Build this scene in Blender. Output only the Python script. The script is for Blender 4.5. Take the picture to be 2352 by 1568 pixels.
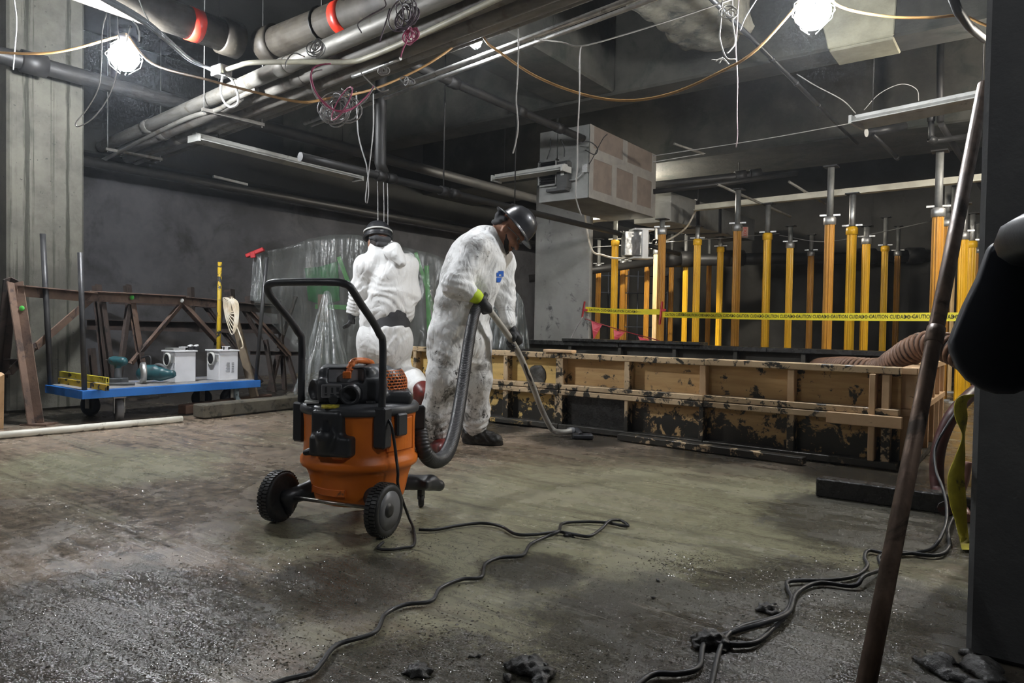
import bpy, bmesh, math, random
import numpy as np
from mathutils import Vector as V, Matrix, Quaternion
from mathutils.bvhtree import BVHTree
random.seed(7); np.random.seed(7)
for _o in list(bpy.data.objects): bpy.data.objects.remove(_o)
SC = bpy.context.scene
COL = SC.collection
PI = math.pi

# ---------------------------------------------------------------- camera, exposure, world
F = 1600.0; HC = 0.82
_y, _p, _r = math.radians(36.7), math.radians(1.4), math.radians(.95)
FW = V((-math.sin(_y)*math.cos(_p), math.cos(_y)*math.cos(_p), -math.sin(_p)))
_r0 = V((math.cos(_y), math.sin(_y), 0)); _u0 = _r0.cross(FW)
RT = _r0*math.cos(_r) + _u0*math.sin(_r); UP = RT.cross(FW)
CAM = V((0, 0, HC))
cd = bpy.data.cameras.new('camera'); cam = bpy.data.objects.new('camera', cd); COL.objects.link(cam)
cd.sensor_width = 36.0; cd.lens = 36.0*F/2352; cd.clip_start = .05; cd.clip_end = 100
cam.matrix_world = Matrix.Translation(CAM) @ Matrix((RT, UP, -FW)).transposed().to_4x4()
SC.camera = cam
SC.cycles.use_adaptive_sampling = True; SC.cycles.adaptive_threshold = .05; SC.cycles.adaptive_min_samples = 12
SC.view_settings.view_transform = 'Standard'; SC.view_settings.look = 'None'
SC.view_settings.gamma = 1.0; SC.view_settings.use_curve_mapping = False
SC.view_settings.exposure = 2.95
for _k, _v in (('max_bounces', 6), ('diffuse_bounces', 3), ('glossy_bounces', 3), ('transmission_bounces', 4), ('transparent_max_bounces', 8), ('volume_bounces', 0)): setattr(SC.cycles, _k, _v)
wd = bpy.data.worlds.new('world'); SC.world = wd; wd.use_nodes = True
wd.node_tree.nodes['Background'].inputs[0].default_value = (.5, .6, .8, 1)
wd.node_tree.nodes['Background'].inputs[1].default_value = .004
# thin haze added to the air, standing in for bloom round the lamps
_hz = wd.node_tree.nodes.new('ShaderNodeVolumeScatter'); _hz.inputs['Density'].default_value = .0022; _hz.inputs['Anisotropy'].default_value = .78
_hz.inputs['Color'].default_value = (.82, .9, 1, 1)
wd.node_tree.links.new(_hz.outputs[0], wd.node_tree.nodes['World Output'].inputs['Volume'])
LAMP_POWER = 60.0          # emission of every string-light bulb (scaled per lamp below)

# ---------------------------------------------------------------- surveying helpers: a sight line meets a known plane
def ray(x, y): return FW + RT*((x-1176)/F) - UP*((y-784)/F)
def Zp(x, y, z): d = ray(x, y); return CAM + d*((z-HC)/d.z)
def Yp(x, y, v): d = ray(x, y); return CAM + d*(v/d.y)
def Xp(x, y, v): d = ray(x, y); return CAM + d*(v/d.x)
def Dp(x, y, t): return CAM + ray(x, y)*t

# ---------------------------------------------------------------- materials
MATS = {}
def _mix(nt, a, b, fac, blend='MIX'):
    n = nt.nodes.new('ShaderNodeMix'); n.data_type = 'RGBA'; n.blend_type = blend
    for s, v in ((n.inputs[6], a), (n.inputs[7], b), (n.inputs[0], fac)):
        if hasattr(v, 'links'): nt.links.new(v, s)
        elif isinstance(v, (int, float)): s.default_value = v
        else: s.default_value = (*v[:3], 1)
    return n.outputs[2]
def _math(nt, op, a, b=None, clamp=False):
    n = nt.nodes.new('ShaderNodeMath'); n.operation = op; n.use_clamp = clamp
    for i, v in enumerate((a, b)):
        if v is None: continue
        if hasattr(v, 'links'): nt.links.new(v, n.inputs[i])
        else: n.inputs[i].default_value = v
    return n.outputs[0]
def _ramp(nt, v, a, b, x0=0., x1=1.):
    n = nt.nodes.new('ShaderNodeMapRange'); n.clamp = True; n.interpolation_type = 'SMOOTHSTEP'
    nt.links.new(v, n.inputs[0])
    for i, q in enumerate((a, b, x0, x1)): n.inputs[i+1].default_value = q
    return n.outputs[0]
def _pos(nt, stretch=(1, 1, 1), rot=(0, 0, 0), off=(0, 0, 0)):
    g = nt.nodes.new('ShaderNodeNewGeometry'); m = nt.nodes.new('ShaderNodeMapping')
    nt.links.new(g.outputs['Position'], m.inputs[0])
    m.inputs['Scale'].default_value = stretch; m.inputs['Rotation'].default_value = rot; m.inputs['Location'].default_value = off
    return m.outputs[0]
def _noise(nt, vec, scale, detail=4, rough=.6, dist=0.):
    n = nt.nodes.new('ShaderNodeTexNoise')
    nt.links.new(vec, n.inputs['Vector'])
    n.inputs['Scale'].default_value = scale; n.inputs['Detail'].default_value = detail
    n.inputs['Roughness'].default_value = rough; n.inputs['Distortion'].default_value = dist
    return n.outputs[0]
def _new(name):
    m = bpy.data.materials.new(name); m.use_nodes = True
    nt = m.node_tree; b = nt.nodes['Principled BSDF']; MATS[name] = m
    return m, nt, b
def _bump(nt, b, h, strength, dist=.01):
    n = nt.nodes.new('ShaderNodeBump'); n.inputs['Strength'].default_value = strength; n.inputs['Distance'].default_value = dist
    nt.links.new(h, n.inputs['Height']); nt.links.new(n.outputs[0], b.inputs['Normal'])
def M(name, c1, c2=None, scale=4, rough=.6, rough2=None, metal=0, bump=0, bscale=60, stretch=(1, 1, 1), spec=.5,
      dirt=None, damt=.5, dscale=6, dstretch=(1, 1, 1), dsoft=.06, low=None, drough=None, coat=0, emit=None, trans=0, sss=0):
    """two-tone noisy paint plus an optional layer of dirt; low=(z0,z1,amount): splashes thicken below z1"""
    if name in MATS: return MATS[name]
    m, nt, b = _new(name)
    c2 = c2 or tuple(x*.75 for x in c1)
    p = _pos(nt, stretch)
    n1 = _noise(nt, p, scale, 6, .65)
    col = _mix(nt, c1, c2, _ramp(nt, n1, .35, .65))
    r = None
    if rough2 is not None:
        r = _ramp(nt, _noise(nt, p, scale*2.3, 4), .35, .65, rough, rough2)
    if dirt is not None:
        dn = _noise(nt, _pos(nt, dstretch, off=(3, 1, 7)), dscale, 7, .68, .4)
        th = 1-damt
        if low:
            g = nt.nodes.new('ShaderNodeNewGeometry'); s = nt.nodes.new('ShaderNodeSeparateXYZ'); nt.links.new(g.outputs['Position'], s.inputs[0])
            dn = _math(nt, 'ADD', dn, _ramp(nt, s.outputs[2], low[0], low[1], low[2], 0.))
        f = _ramp(nt, dn, th-dsoft, th+dsoft)
        col = _mix(nt, col, dirt, f)
        if drough is not None:
            base = r if r is not None else None
            mr = nt.nodes.new('ShaderNodeMix'); mr.data_type = 'FLOAT'
            nt.links.new(f, mr.inputs[0])
            if base is not None: nt.links.new(base, mr.inputs[2])
            else: mr.inputs[2].default_value = rough
            mr.inputs[3].default_value = drough
            r = mr.outputs[0]
    nt.links.new(col, b.inputs['Base Color'])
    if r is not None: nt.links.new(r, b.inputs['Roughness'])
    else: b.inputs['Roughness'].default_value = rough
    b.inputs['Metallic'].default_value = metal
    b.inputs['Specular IOR Level'].default_value = spec
    b.inputs['Coat Weight'].default_value = coat
    if trans: b.inputs['Transmission Weight'].default_value = trans
    if sss: b.inputs['Subsurface Weight'].default_value = sss; b.inputs['Subsurface Radius'].default_value = (.01, .004, .002)
    if emit:
        b.inputs['Emission Color'].default_value = (*emit[:3], 1); b.inputs['Emission Strength'].default_value = emit[3]
    if bump: _bump(nt, b, _noise(nt, p, bscale, 5, .6), bump)
    return m

# ---------------------------------------------------------------- mesh builder
ORG = {}
LABELS = {}
def tag(o, label, cat, group=None, kind=None):
    if label: o['label'] = label
    if cat: o['category'] = cat
    if group: o['group'] = group
    if kind: o['kind'] = kind
    if label and o.parent is None: LABELS.setdefault(label, []).append(o.name)
    return o
def thing(name, loc, label, cat, group=None):
    o = bpy.data.objects.new(name, None); COL.objects.link(o); o.location = V(loc); o.empty_display_size = .1
    ORG[o.name] = V(loc)
    return tag(o, label, cat, group)
def link_mesh(name, verts, faces, mat, parent=None, smooth=None, org=None):
    verts = np.asarray(verts, float).reshape(-1, 3)
    if parent is not None: org = ORG[parent.name]
    elif org is None:
        lo, hi = verts.min(0), verts.max(0); org = V(((lo[0]+hi[0])/2, (lo[1]+hi[1])/2, lo[2]))
    org = V(org)
    me = bpy.data.meshes.new(name)
    me.from_pydata((verts-np.array(org)).tolist(), [], faces)
    if smooth is not None:
        me.polygons.foreach_set('use_smooth', smooth if hasattr(smooth, '__len__') else [smooth]*len(me.polygons))
    me.materials.append(mat); me.update()
    o = bpy.data.objects.new(name, me); COL.objects.link(o)
    if parent is not None: o.parent = parent
    else: o.location = org
    ORG[o.name] = org
    return o
def frame(d, up=(0, 0, 1)):
    d = V(d).normalized(); up = V(up)
    if abs(d.dot(up)) > .995: up = V((1, 0, 0)) if abs(d.x) < .9 else V((0, 1, 0))
    s = d.cross(up).normalized(); return d, s, s.cross(d).normalized()
class MB:
    def __init__(s): s.v = []; s.f = []; s.s = []
    def add(s, vs, fs, sm=False):
        n = len(s.v); s.v += [tuple(q) for q in vs]; s.f += [tuple(i+n for i in q) for q in fs]; s.s += [sm]*len(fs); return s
    def box(s, x0, x1, y0, y1, z0, z1):
        return s.obox(V(((x0+x1)/2, (y0+y1)/2, (z0+z1)/2)), V((1, 0, 0)), V((0, 1, 0)), V((0, 0, 1)), (x1-x0)/2, (y1-y0)/2, (z1-z0)/2)
    def obox(s, c, ax, ay, az, hx, hy, hz, ch=.0):
        c = V(c); ax = V(ax)*hx; ay = V(ay)*hy; az = V(az)*hz
        vs = [c+ax*i+ay*j+az*k for i in (-1, 1) for j in (-1, 1) for k in (-1, 1)]
        return s.add(vs, [(0, 1, 3, 2), (4, 6, 7, 5), (0, 4, 5, 1), (2, 3, 7, 6), (0, 2, 6, 4), (1, 5, 7, 3)])
    def bar(s, a, b, w, h, up=(0, 0, 1)):
        a = V(a); b = V(b); d, x, y = frame(b-a, up)
        return s.obox((a+b)/2, d, x, y, (b-a).length/2, w/2, h/2)
    def tube(s, pts, r, n=10, caps=True, closed=False, sm=True):
        pts = [V(p) for p in pts]; m = len(pts)
        rs = r if hasattr(r, '__len__') else [r]*m
        tang = []
        for i in range(m):
            a = pts[i-1] if (i or closed) else pts[i]; b = pts[(i+1) % m] if (i < m-1 or closed) else pts[i]
            t = (b-a); tang.append(t.normalized() if t.length > 1e-9 else V((0, 0, 1)))
        _, x, _ = frame(tang[0]); vs = []
        for i in range(m):
            t = tang[i]; x = (x - t*x.dot(t)); x = x.normalized() if x.length > 1e-6 else frame(t)[1]; y = t.cross(x)
            for k in range(n):
                a = 2*PI*k/n; vs.append(pts[i] + (x*math.cos(a) + y*math.sin(a))*rs[i])
        fs = []
        for i in range(m if closed else m-1):
            for k in range(n):
                i2 = (i+1) % m; k2 = (k+1) % n
                fs.append((i*n+k, i*n+k2, i2*n+k2, i2*n+k))
        s.add(vs, fs, sm)
        if caps and not closed:
            o = len(s.v)-m*n
            s.f += [tuple(o+k for k in range(n-1, -1, -1)), tuple(o+(m-1)*n+k for k in range(n))]; s.s += [False, False]
        return s
    def cyl(s, a, b, r, n=14, r2=None): return s.tube([a, b], [r, r if r2 is None else r2], n)
    def lathe(s, prof, n, c=(0, 0, 0), axis=(0, 0, 1), sm=True, a0=0, a1=2*PI):
        c = V(c); d, x, y = frame(axis); full = abs(a1-a0-2*PI) < 1e-6; nn = n if full else n+1
        vs = [c + d*z + (x*math.cos(a0+(a1-a0)*k/n) + y*math.sin(a0+(a1-a0)*k/n))*r for r, z in prof for k in range(nn)]
        fs = []
        for i in range(len(prof)-1):
            for k in range(n):
                k2 = (k+1) % nn
                fs.append((i*nn+k, i*nn+k2, (i+1)*nn+k2, (i+1)*nn+k))
        return s.add(vs, fs, sm)
    def disc(s, c, axis, r, n=16):
        c = V(c); d, x, y = frame(axis)
        return s.add([c+(x*math.cos(2*PI*k/n)+y*math.sin(2*PI*k/n))*r for k in range(n)], [tuple(range(n))])
    def prism(s, poly, o, ax, ay, dep):
        """polygon in the (ax, ay) plane at o, pushed along ax x ay by dep"""
        o = V(o); ax = V(ax); ay = V(ay); d = ax.cross(ay).normalized()*dep; n = len(poly)
        vs = [o+ax*p[0]+ay*p[1] for p in poly]; vs += [q+d for q in vs]
        return s.add(vs, [tuple(range(n-1, -1, -1)), tuple(range(n, 2*n))] + [(k, (k+1) % n, n+(k+1) % n, n+k) for k in range(n)])
    def build(s, name, mat, parent=None, bev=0, seg=1, org=None):
        o = link_mesh(name, s.v, s.f, mat, parent, s.s, org)
        if bev:
            b = o.modifiers.new('bevel', 'BEVEL'); b.width = bev; b.segments = seg; b.limit_method = 'ANGLE'; b.angle_limit = math.radians(50)
        return o
def dup(o, loc=None, label=None, parent=None):
    c = o.copy(); COL.objects.link(c)
    if parent is not None: c.parent = parent
    if loc is not None: c.location = V(loc)
    if label: c['label'] = label; LABELS.setdefault(label, []).append(c.name)
    ORG[c.name] = V(loc) if loc is not None else ORG[o.name]
    for ch in list(o.children): dup(ch, parent=c)
    return c
def smooth_path(pts, n=8):
    """Catmull-Rom through the points"""
    pts = [V(p) for p in pts]; out = []
    P = [pts[0]*2-pts[1]] + pts + [pts[-1]*2-pts[-2]]
    for i in range(1, len(P)-2):
        a, b, c, d = P[i-1:i+3]
        for k in range(n):
            t = k/n; out.append(.5*((2*b)+(c-a)*t+(2*a-5*b+4*c-d)*t*t+(3*b-a-3*c+d)*t**3))
    return out+[pts[-1]]
def sag(a, b, s, n=14):
    a = V(a); b = V(b); return [a.lerp(b, k/n) - V((0, 0, 4*s*(k/n)*(1-k/n))) for k in range(n+1)]

# ---------------------------------------------------------------- implicit bodies: smooth unions meshed with surface nets
def cone(a, b, ra, rb, k=.03, flat=None): return ('c', np.array(a, float), np.array(b, float), ra, rb, k, flat)
def chain(pts, rs, k=.03, flat=None): return [cone(pts[i], pts[i+1], rs[i], rs[i+1], k, flat) for i in range(len(pts)-1)]
def ell(c, ax, r, k=.03): return ('e', np.array(c, float), np.array([list(q) for q in ax], float), np.array(r, float), k)
def rbox(c, ax, h, r, k=.02): return ('b', np.array(c, float), np.array([list(q) for q in ax], float), np.array(h, float), r, k)
def sdf_eval(pr, P):
    if pr[0] == 'c':
        a, b, ra, rb, flat = pr[1], pr[2], pr[3], pr[4], pr[6]
        Q = P-a; ba = b-a
        if flat is not None:
            n = np.array(flat[0], float); n /= np.linalg.norm(n); Q = Q + (Q@n)[..., None]*n*(1/flat[1]-1)
            ba = ba + n*(ba@n)*(1/flat[1]-1)
        t = np.clip((Q@ba)/max(ba@ba, 1e-12), 0, 1)
        return np.linalg.norm(Q-t[..., None]*ba, axis=-1)-(ra+(rb-ra)*t)
    if pr[0] == 'e':
        Q = (P-pr[1])@pr[2].T; q = Q/pr[3]; k0 = np.linalg.norm(q, axis=-1); k1 = np.linalg.norm(q/pr[3], axis=-1)
        return k0*(k0-1)/np.maximum(k1, 1e-9)
    Q = np.abs((P-pr[1])@pr[2].T)-(pr[3]-pr[4])
    return np.linalg.norm(np.maximum(Q, 0), axis=-1)+np.minimum(Q.max(-1), 0)-pr[4]
def sdf_bounds(pr, m):
    if pr[0] == 'c':
        r = max(pr[3], pr[4])*(max(1, pr[6][1]) if pr[6] else 1)+m
        return np.minimum(pr[1], pr[2])-r, np.maximum(pr[1], pr[2])+r
    r = np.linalg.norm(pr[3])+m if pr[0] == 'b' else pr[3].max()+m
    return pr[1]-r, pr[1]+r
def sdf_mesh(prims, h, disp=None, subs=(), clip=None):
    """-> verts, quads. prims are joined smoothly, subs cut away, disp(P) pushes the skin in or out"""
    bs = [sdf_bounds(p, 0.06) for p in prims]
    lo = np.min([b[0] for b in bs], 0); hi = np.max([b[1] for b in bs], 0)
    n = np.ceil((hi-lo)/h).astype(int)+1
    D = np.full(n, .2)
    ax = [lo[i]+h*np.arange(n[i]) for i in range(3)]
    def region(b):
        i0 = np.maximum(np.floor((b[0]-lo)/h).astype(int), 0); i1 = np.minimum(np.ceil((b[1]-lo)/h).astype(int)+1, n)
        sl = tuple(slice(i0[i], i1[i]) for i in range(3))
        G = np.stack(np.meshgrid(*[ax[i][sl[i]] for i in range(3)], indexing='ij'), -1)
        return sl, G
    for p, b in zip(prims, bs):
        sl, G = region(b); d = sdf_eval(p, G); k = p[4] if p[0] == 'e' else p[5]
        o = D[sl]; hh = np.maximum(k-np.abs(o-d), 0)/k
        D[sl] = np.minimum(o, d)-hh*hh*k*.25
    if disp is not None:
        near = np.abs(D) < .05; idx = np.argwhere(near)
        P = lo+idx*h; D[near] += disp(P)
    for p in subs:
        sl, G = region(sdf_bounds(p, .03)); D[sl] = np.maximum(D[sl], -sdf_eval(p, G))
    if clip is not None:
        G = np.stack(np.meshgrid(*ax, indexing='ij'), -1)
        for (pt, nn) in clip: D = np.maximum(D, (G-np.array(pt, float))@np.array(nn, float))
    D[0], D[-1], D[:, 0], D[:, -1], D[:, :, 0], D[:, :, -1] = .1, .1, .1, .1, .1, .1
    S = D < 0
    c = np.zeros(n-1, int)
    offs = [(i, j, k) for i in (0, 1) for j in (0, 1) for k in (0, 1)]
    cut = lambda A, o: A[o[0]:n[0]-1+o[0], o[1]:n[1]-1+o[1], o[2]:n[2]-1+o[2]]
    for o in offs: c += cut(S, o)
    act = (c > 0) & (c < 8); cid = np.full(n-1, -1); ids = np.argwhere(act); cid[act] = np.arange(len(ids))
    acc = np.zeros((len(ids), 3)); cnt = np.zeros(len(ids))
    for a in offs:
        for e in range(3):
            if a[e]: continue
            b = list(a); b[e] = 1
            da = cut(D, a)[act]; db = cut(D, b)[act]; m = (da < 0) != (db < 0)
            t = np.where(m, da/np.where(m, da-db, 1), 0)
            pt = np.array(a, float)[None].repeat(len(ids), 0); pt[:, e] += t
            acc[m] += pt[m]; cnt[m] += 1
    vs = lo+(ids+acc/np.maximum(cnt, 1)[:, None])*h
    qs = []
    for e in range(3):
        u, w = [(1, 2), (2, 0), (0, 1)][e]
        sl0 = [slice(1, n[i]-1) for i in range(3)]; sl0[e] = slice(0, n[e]-1); sl1 = list(sl0); sl1[e] = slice(1, n[e])
        A = S[tuple(sl0)]; B = S[tuple(sl1)]
        ed = np.argwhere(A != B); off0 = np.array([1, 1, 1]); off0[e] = 0; base = ed+off0
        fl = A[tuple(ed.T)]
        du = np.zeros(3, int); du[u] = 1; dw = np.zeros(3, int); dw[w] = 1
        q = np.stack([cid[tuple((base-du-dw).T)], cid[tuple((base-dw).T)], cid[tuple(base.T)], cid[tuple((base-du).T)]], 1)
        q[~fl] = q[~fl][:, ::-1]; qs.append(q)
    return vs, np.concatenate(qs)
def sdf_obj(name, mat, prims, h, parent=None, disp=None, subs=(), clip=None, org=None):
    v, q = sdf_mesh(prims, h, disp, subs, clip)
    return link_mesh(name, v, q.tolist(), mat, parent, True, org)
# ---------------------------------------------------------------- materials of the place
def floor_material():
    m, nt, b = _new('wet_floor')
    L = nt.links
    P = _pos(nt)
    P2 = _pos(nt, (.13, 1.5, 1), (0, 0, math.radians(-66)))
    P3 = _pos(nt, (.3, 1.8, 1), (0, 0, math.radians(-38)))
    def blob(c, r, soft):
        d = nt.nodes.new('ShaderNodeVectorMath'); d.operation = 'DISTANCE'
        g = nt.nodes.new('ShaderNodeNewGeometry'); L.new(g.outputs['Position'], d.inputs[0]); d.inputs[1].default_value = (c[0], c[1], 0)
        return _ramp(nt, d.outputs['Value'], r-soft, r+soft, 1., 0.)
    def many(cs):
        o = None
        for c, r, s in cs:
            q = blob(c, r, s); o = q if o is None else _math(nt, 'MAXIMUM', o, q)
        return o
    big = _noise(nt, P, 1.1, 8, .62, .8)
    swp = _noise(nt, P2, 3.2, 8, .68, 1.2)
    swp2 = _noise(nt, P3, 2.6, 8, .7, 1.5)
    fine = _noise(nt, P, 14, 8, .7, .3)
    mixn = _math(nt, 'ADD', _math(nt, 'MULTIPLY', big, .45), _math(nt, 'ADD', _math(nt, 'MULTIPLY', swp, .33), _math(nt, 'MULTIPLY', swp2, .22)))
    olive = many([((-1.5, 2.55), 1.15, .7), ((-.95, 3.3), .7, .5), ((-4.2, 1.7), .5, .5), ((-.7, 2.6), .6, .5), ((-1.1, 1.5), .35, .35)])
    pink = many([((-5., 2.2), 1.3, .8), ((-3.5, 4.3), 1.2, .7), ((-2.3, 3.2), .6, .5), ((-2.2, 1.0), .6, .5)])
    mud = many([((-.35, 2.1), .55, .4), ((-.75, 1.75), .45, .35), ((-1.05, 1.15), .3, .25), ((-1.7, 1.45), .28, .25), ((-2.0, .8), .5, .4),
                ((-1.3, 1.9), .2, .2), ((-.5, 3.3), .5, .4), ((-2.6, 4.3), .35, .25), ((-3.6, 4.4), .5, .3), ((-1.6, 4.5), .35, .2), ((-.6, 4.4), .5, .3), ((-6.8, 2.5), .9, .4), ((-7, 4.5), 1.2, .5)])
    base = _mix(nt, (.06, .049, .037), (.235, .186, .135), _ramp(nt, fine, .32, .70))
    base = _mix(nt, base, (.40, .305, .225), _math(nt, 'MULTIPLY', pink, _ramp(nt, _math(nt, 'ADD', swp2, _math(nt, 'MULTIPLY', fine, .4)), .52, .80)))
    base = _mix(nt, base, (.31, .30, .195), _math(nt, 'MULTIPLY', _ramp(nt, _math(nt, 'ADD', mixn, _math(nt, 'MULTIPLY', olive, .22)), .5, .68), .85))
    base = _mix(nt, base, (.33, .295, .22), _math(nt, 'MULTIPLY', _ramp(nt, swp, .50, .68), .42))
    streak = _ramp(nt, swp2, .50, .68)
    base = _mix(nt, base, (.06, .055, .045), _math(nt, 'MULTIPLY', streak, .62))
    dmud = _math(nt, 'ADD', _math(nt, 'MULTIPLY', mud, .42), _math(nt, 'ADD', _math(nt, 'MULTIPLY', mixn, .55), _math(nt, 'MULTIPLY', fine, .4)))
    mf = _ramp(nt, dmud, .60, .78)
    base = _mix(nt, base, (.026, .023, .018), _math(nt, 'MULTIPLY', mf, .86))
    hair = _noise(nt, _pos(nt, (.25, 7, 1), (0, 0, math.radians(-62))), 5, 8, .8, .6)
    base = _mix(nt, base, (.36, .33, .27), _math(nt, 'MULTIPLY', _ramp(nt, hair, .55, .70), .5))
    base = _mix(nt, base, (.04, .036, .03), _math(nt, 'MULTIPLY', _ramp(nt, hair, .46, .32), .6))
    lines = _ramp(nt, _noise(nt, P, 3.3, 9, .72, 2.2), .485, .5); lines2 = _ramp(nt, _noise(nt, P, 3.3, 9, .72, 2.2), .515, .5)
    base = _mix(nt, base, (.05, .048, .038), _math(nt, 'MULTIPLY', _math(nt, 'MULTIPLY', lines, lines2), .55))
    L.new(base, b.inputs['Base Color'])
    wet = _ramp(nt, _math(nt, 'ADD', _math(nt, 'MULTIPLY', _noise(nt, P, 1.7, 5, .6, .7), .7), _math(nt, 'MULTIPLY', swp, .3)), .42, .60)
    rough = _math(nt, 'ADD', _math(nt, 'MULTIPLY', wet, .22), .115)
    rough = _math(nt, 'ADD', rough, _math(nt, 'MULTIPLY', _ramp(nt, fine, .4, .7), .10))
    L.new(rough, b.inputs['Roughness'])
    b.inputs['Specular IOR Level'].default_value = .6
    grit = _noise(nt, P, 190, 2, .5)
    gm = _math(nt, 'MULTIPLY', _ramp(nt, grit, .52, .78), _math(nt, 'ADD', _math(nt, 'MULTIPLY', mf, 1.0), _ramp(nt, _noise(nt, P, 2.7, 6, .7, .8), .5, .68, 0, .8)))
    h = _math(nt, 'ADD', _math(nt, 'MULTIPLY', gm, .8), _math(nt, 'ADD', _math(nt, 'MULTIPLY', swp, .35), _math(nt, 'ADD', _math(nt, 'MULTIPLY', hair, .35), _math(nt, 'MULTIPLY', fine, .25))))
    _bump(nt, b, h, .42, .010)
    return m
def streaked_concrete(name, c1, c2, rust):
    m, nt, b = _new(name)
    P = _pos(nt); Ps = _pos(nt, (6, 6, .16)); Pg = _pos(nt, (1, 1, .5))
    n = _noise(nt, P, 2.2, 8, .68)
    col = _mix(nt, c1, c2, _ramp(nt, n, .35, .66))
    col = _mix(nt, col, tuple(x*.35 for x in c1), _math(nt, 'MULTIPLY', _ramp(nt, _noise(nt, Pg, 5, 8, .7, .5), .55, .75), .6))
    st = _ramp(nt, _math(nt, 'ADD', _noise(nt, _pos(nt, (9, 9, .10)), 1.6, 6, .75), _math(nt, 'MULTIPLY', _noise(nt, P, 3, 4), .18)), .66, .75)
    col = _mix(nt, col, rust, _math(nt, 'MULTIPLY', st, .8))
    # two long rust runs down the face, ragged at their edges
    s = nt.nodes.new('ShaderNodeSeparateXYZ'); nt.links.new(P, s.inputs[0])
    wob = _math(nt, 'MULTIPLY', _math(nt, 'SUBTRACT', _noise(nt, _pos(nt, (30, 30, 1.2)), 1.5, 7, .75), .5), .11)
    for yy, w in ((Xp(62, 500, -6.91).y, .020), (Xp(156, 500, -6.91).y, .015)):
        dd = _math(nt, 'ABSOLUTE', _math(nt, 'ADD', _math(nt, 'SUBTRACT', s.outputs[1], yy), wob))
        col = _mix(nt, col, rust, _math(nt, 'MULTIPLY', _ramp(nt, dd, w*.4, w*1.5, 1, 0), .9))
    sp = _ramp(nt, _noise(nt, P, 40, 3, .6), .68, .74)
    col = _mix(nt, col, (.02, .02, .018), sp)
    nt.links.new(col, b.inputs['Base Color']); b.inputs['Roughness'].default_value = .8
    _bump(nt, b, _noise(nt, P, 30, 6, .65), .35)
    return m
m_floor = floor_material()
m_colm = streaked_concrete('stained_column_concrete', (.115, .11, .088), (.065, .062, .05), (.018, .018, .010))
m_wall = M('dark_wall_concrete', (.085, .085, .094), (.045, .045, .05), 1.1, .85, bump=.25, bscale=25, dirt=(.025, .025, .026), damt=.40, dscale=1.6, dsoft=.12)
m_back = M('back_wall_concrete', (.055, .053, .047), (.032, .03, .026), 1.3, .85, bump=.25, bscale=25, dirt=(.03, .028, .022), damt=.38, dscale=2.2, dsoft=.1)
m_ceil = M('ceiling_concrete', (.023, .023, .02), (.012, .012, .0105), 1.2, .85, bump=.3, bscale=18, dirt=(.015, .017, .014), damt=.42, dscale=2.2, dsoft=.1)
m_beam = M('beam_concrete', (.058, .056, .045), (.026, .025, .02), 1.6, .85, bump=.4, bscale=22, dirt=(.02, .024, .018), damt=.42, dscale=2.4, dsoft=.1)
m_rough = M('rough_broken_concrete', (.13, .12, .09), (.06, .056, .043), 5, .9, bump=1., bscale=14, dirt=(.03, .03, .025), damt=.4, dscale=7)
m_patch = M('pale_patch_concrete', (.32, .30, .21), (.23, .215, .15), 4, .85, bump=.3, bscale=40)
m_pier = M('grey_pier_concrete', (.36, .355, .33), (.27, .265, .245), 2.2, .8, bump=.2, bscale=40, dirt=(.1, .1, .098), damt=.36, dscale=5)
m_rcol = M('dark_column_steel', (.075, .075, .072), (.05, .05, .05), 3, .65, bump=.15, bscale=60, dirt=(.12, .12, .115), damt=.3, dscale=28)

# ---------------------------------------------------------------- the room
def struct(name, mb, mat, parent=None, bev=0):
    o = mb.build(name, mat, parent, bev, org=(0, 0, 0) if parent is None else None)
    if parent is None: o['kind'] = 'structure'; o['label'] = SLAB[name]
    return o
SLAB = dict(floor='wet muddy concrete floor slab smeared with olive and brown slurry', ceiling='dark concrete ceiling slab high above the pipes',
    wall_left='long dark grey concrete wall behind the blue cart', wall_back='dark concrete wall far behind the yellow posts',
    wall_right='dark wall beyond the frame on the far side of the columns', wall_front='dark wall at the end of the basement behind the viewer',
    trim_1='deep concrete beam crossing above the hanging drywall box', trim_2='wide concrete beam above the yellow posts',
    trim_3='concrete girder with a black pipe along its lower edge', trim_4='rough broken beam stub beside the right string light',
    wall_pier='plain grey concrete pier under the hanging drywall box', wall_column='pale concrete column with rust streaks behind the trestle',
    trim_5='dark upright column face at the edge of the view beside the bin', trim_6='low beam along the top of the dark left wall')
struct('floor', MB().box(-9.4, 6.2, -5, 15.2, -.2, 0), m_floor)
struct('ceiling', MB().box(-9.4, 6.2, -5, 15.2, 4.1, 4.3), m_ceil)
struct('wall_left', MB().box(-9.4, -9.2, -5, 15.2, 0, 4.1), m_wall)
struct('wall_back', MB().box(-9.2, 6.2, 14.9, 15.2, 0, 4.1), m_back)
struct('wall_right', MB().box(6.0, 6.2, -5, 14.9, 0, 4.1), m_wall)
struct('wall_front', MB().box(-9.2, 6.0, -5, -4.8, 0, 4.1), m_wall)
t1 = struct('trim_1', MB().box(-9.2, 6, 6.12, 6.5, 3.1, 4.1), m_beam, bev=.02)
struct('trim_2', MB().box(-9.2, 6, 9.0, 10.4, 3.1, 4.1), m_beam, bev=.02)
struct('trim_3', MB().box(-4.05, -3.35, -2.0, 6.12, 3.12, 4.1), m_beam, bev=.02)
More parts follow.
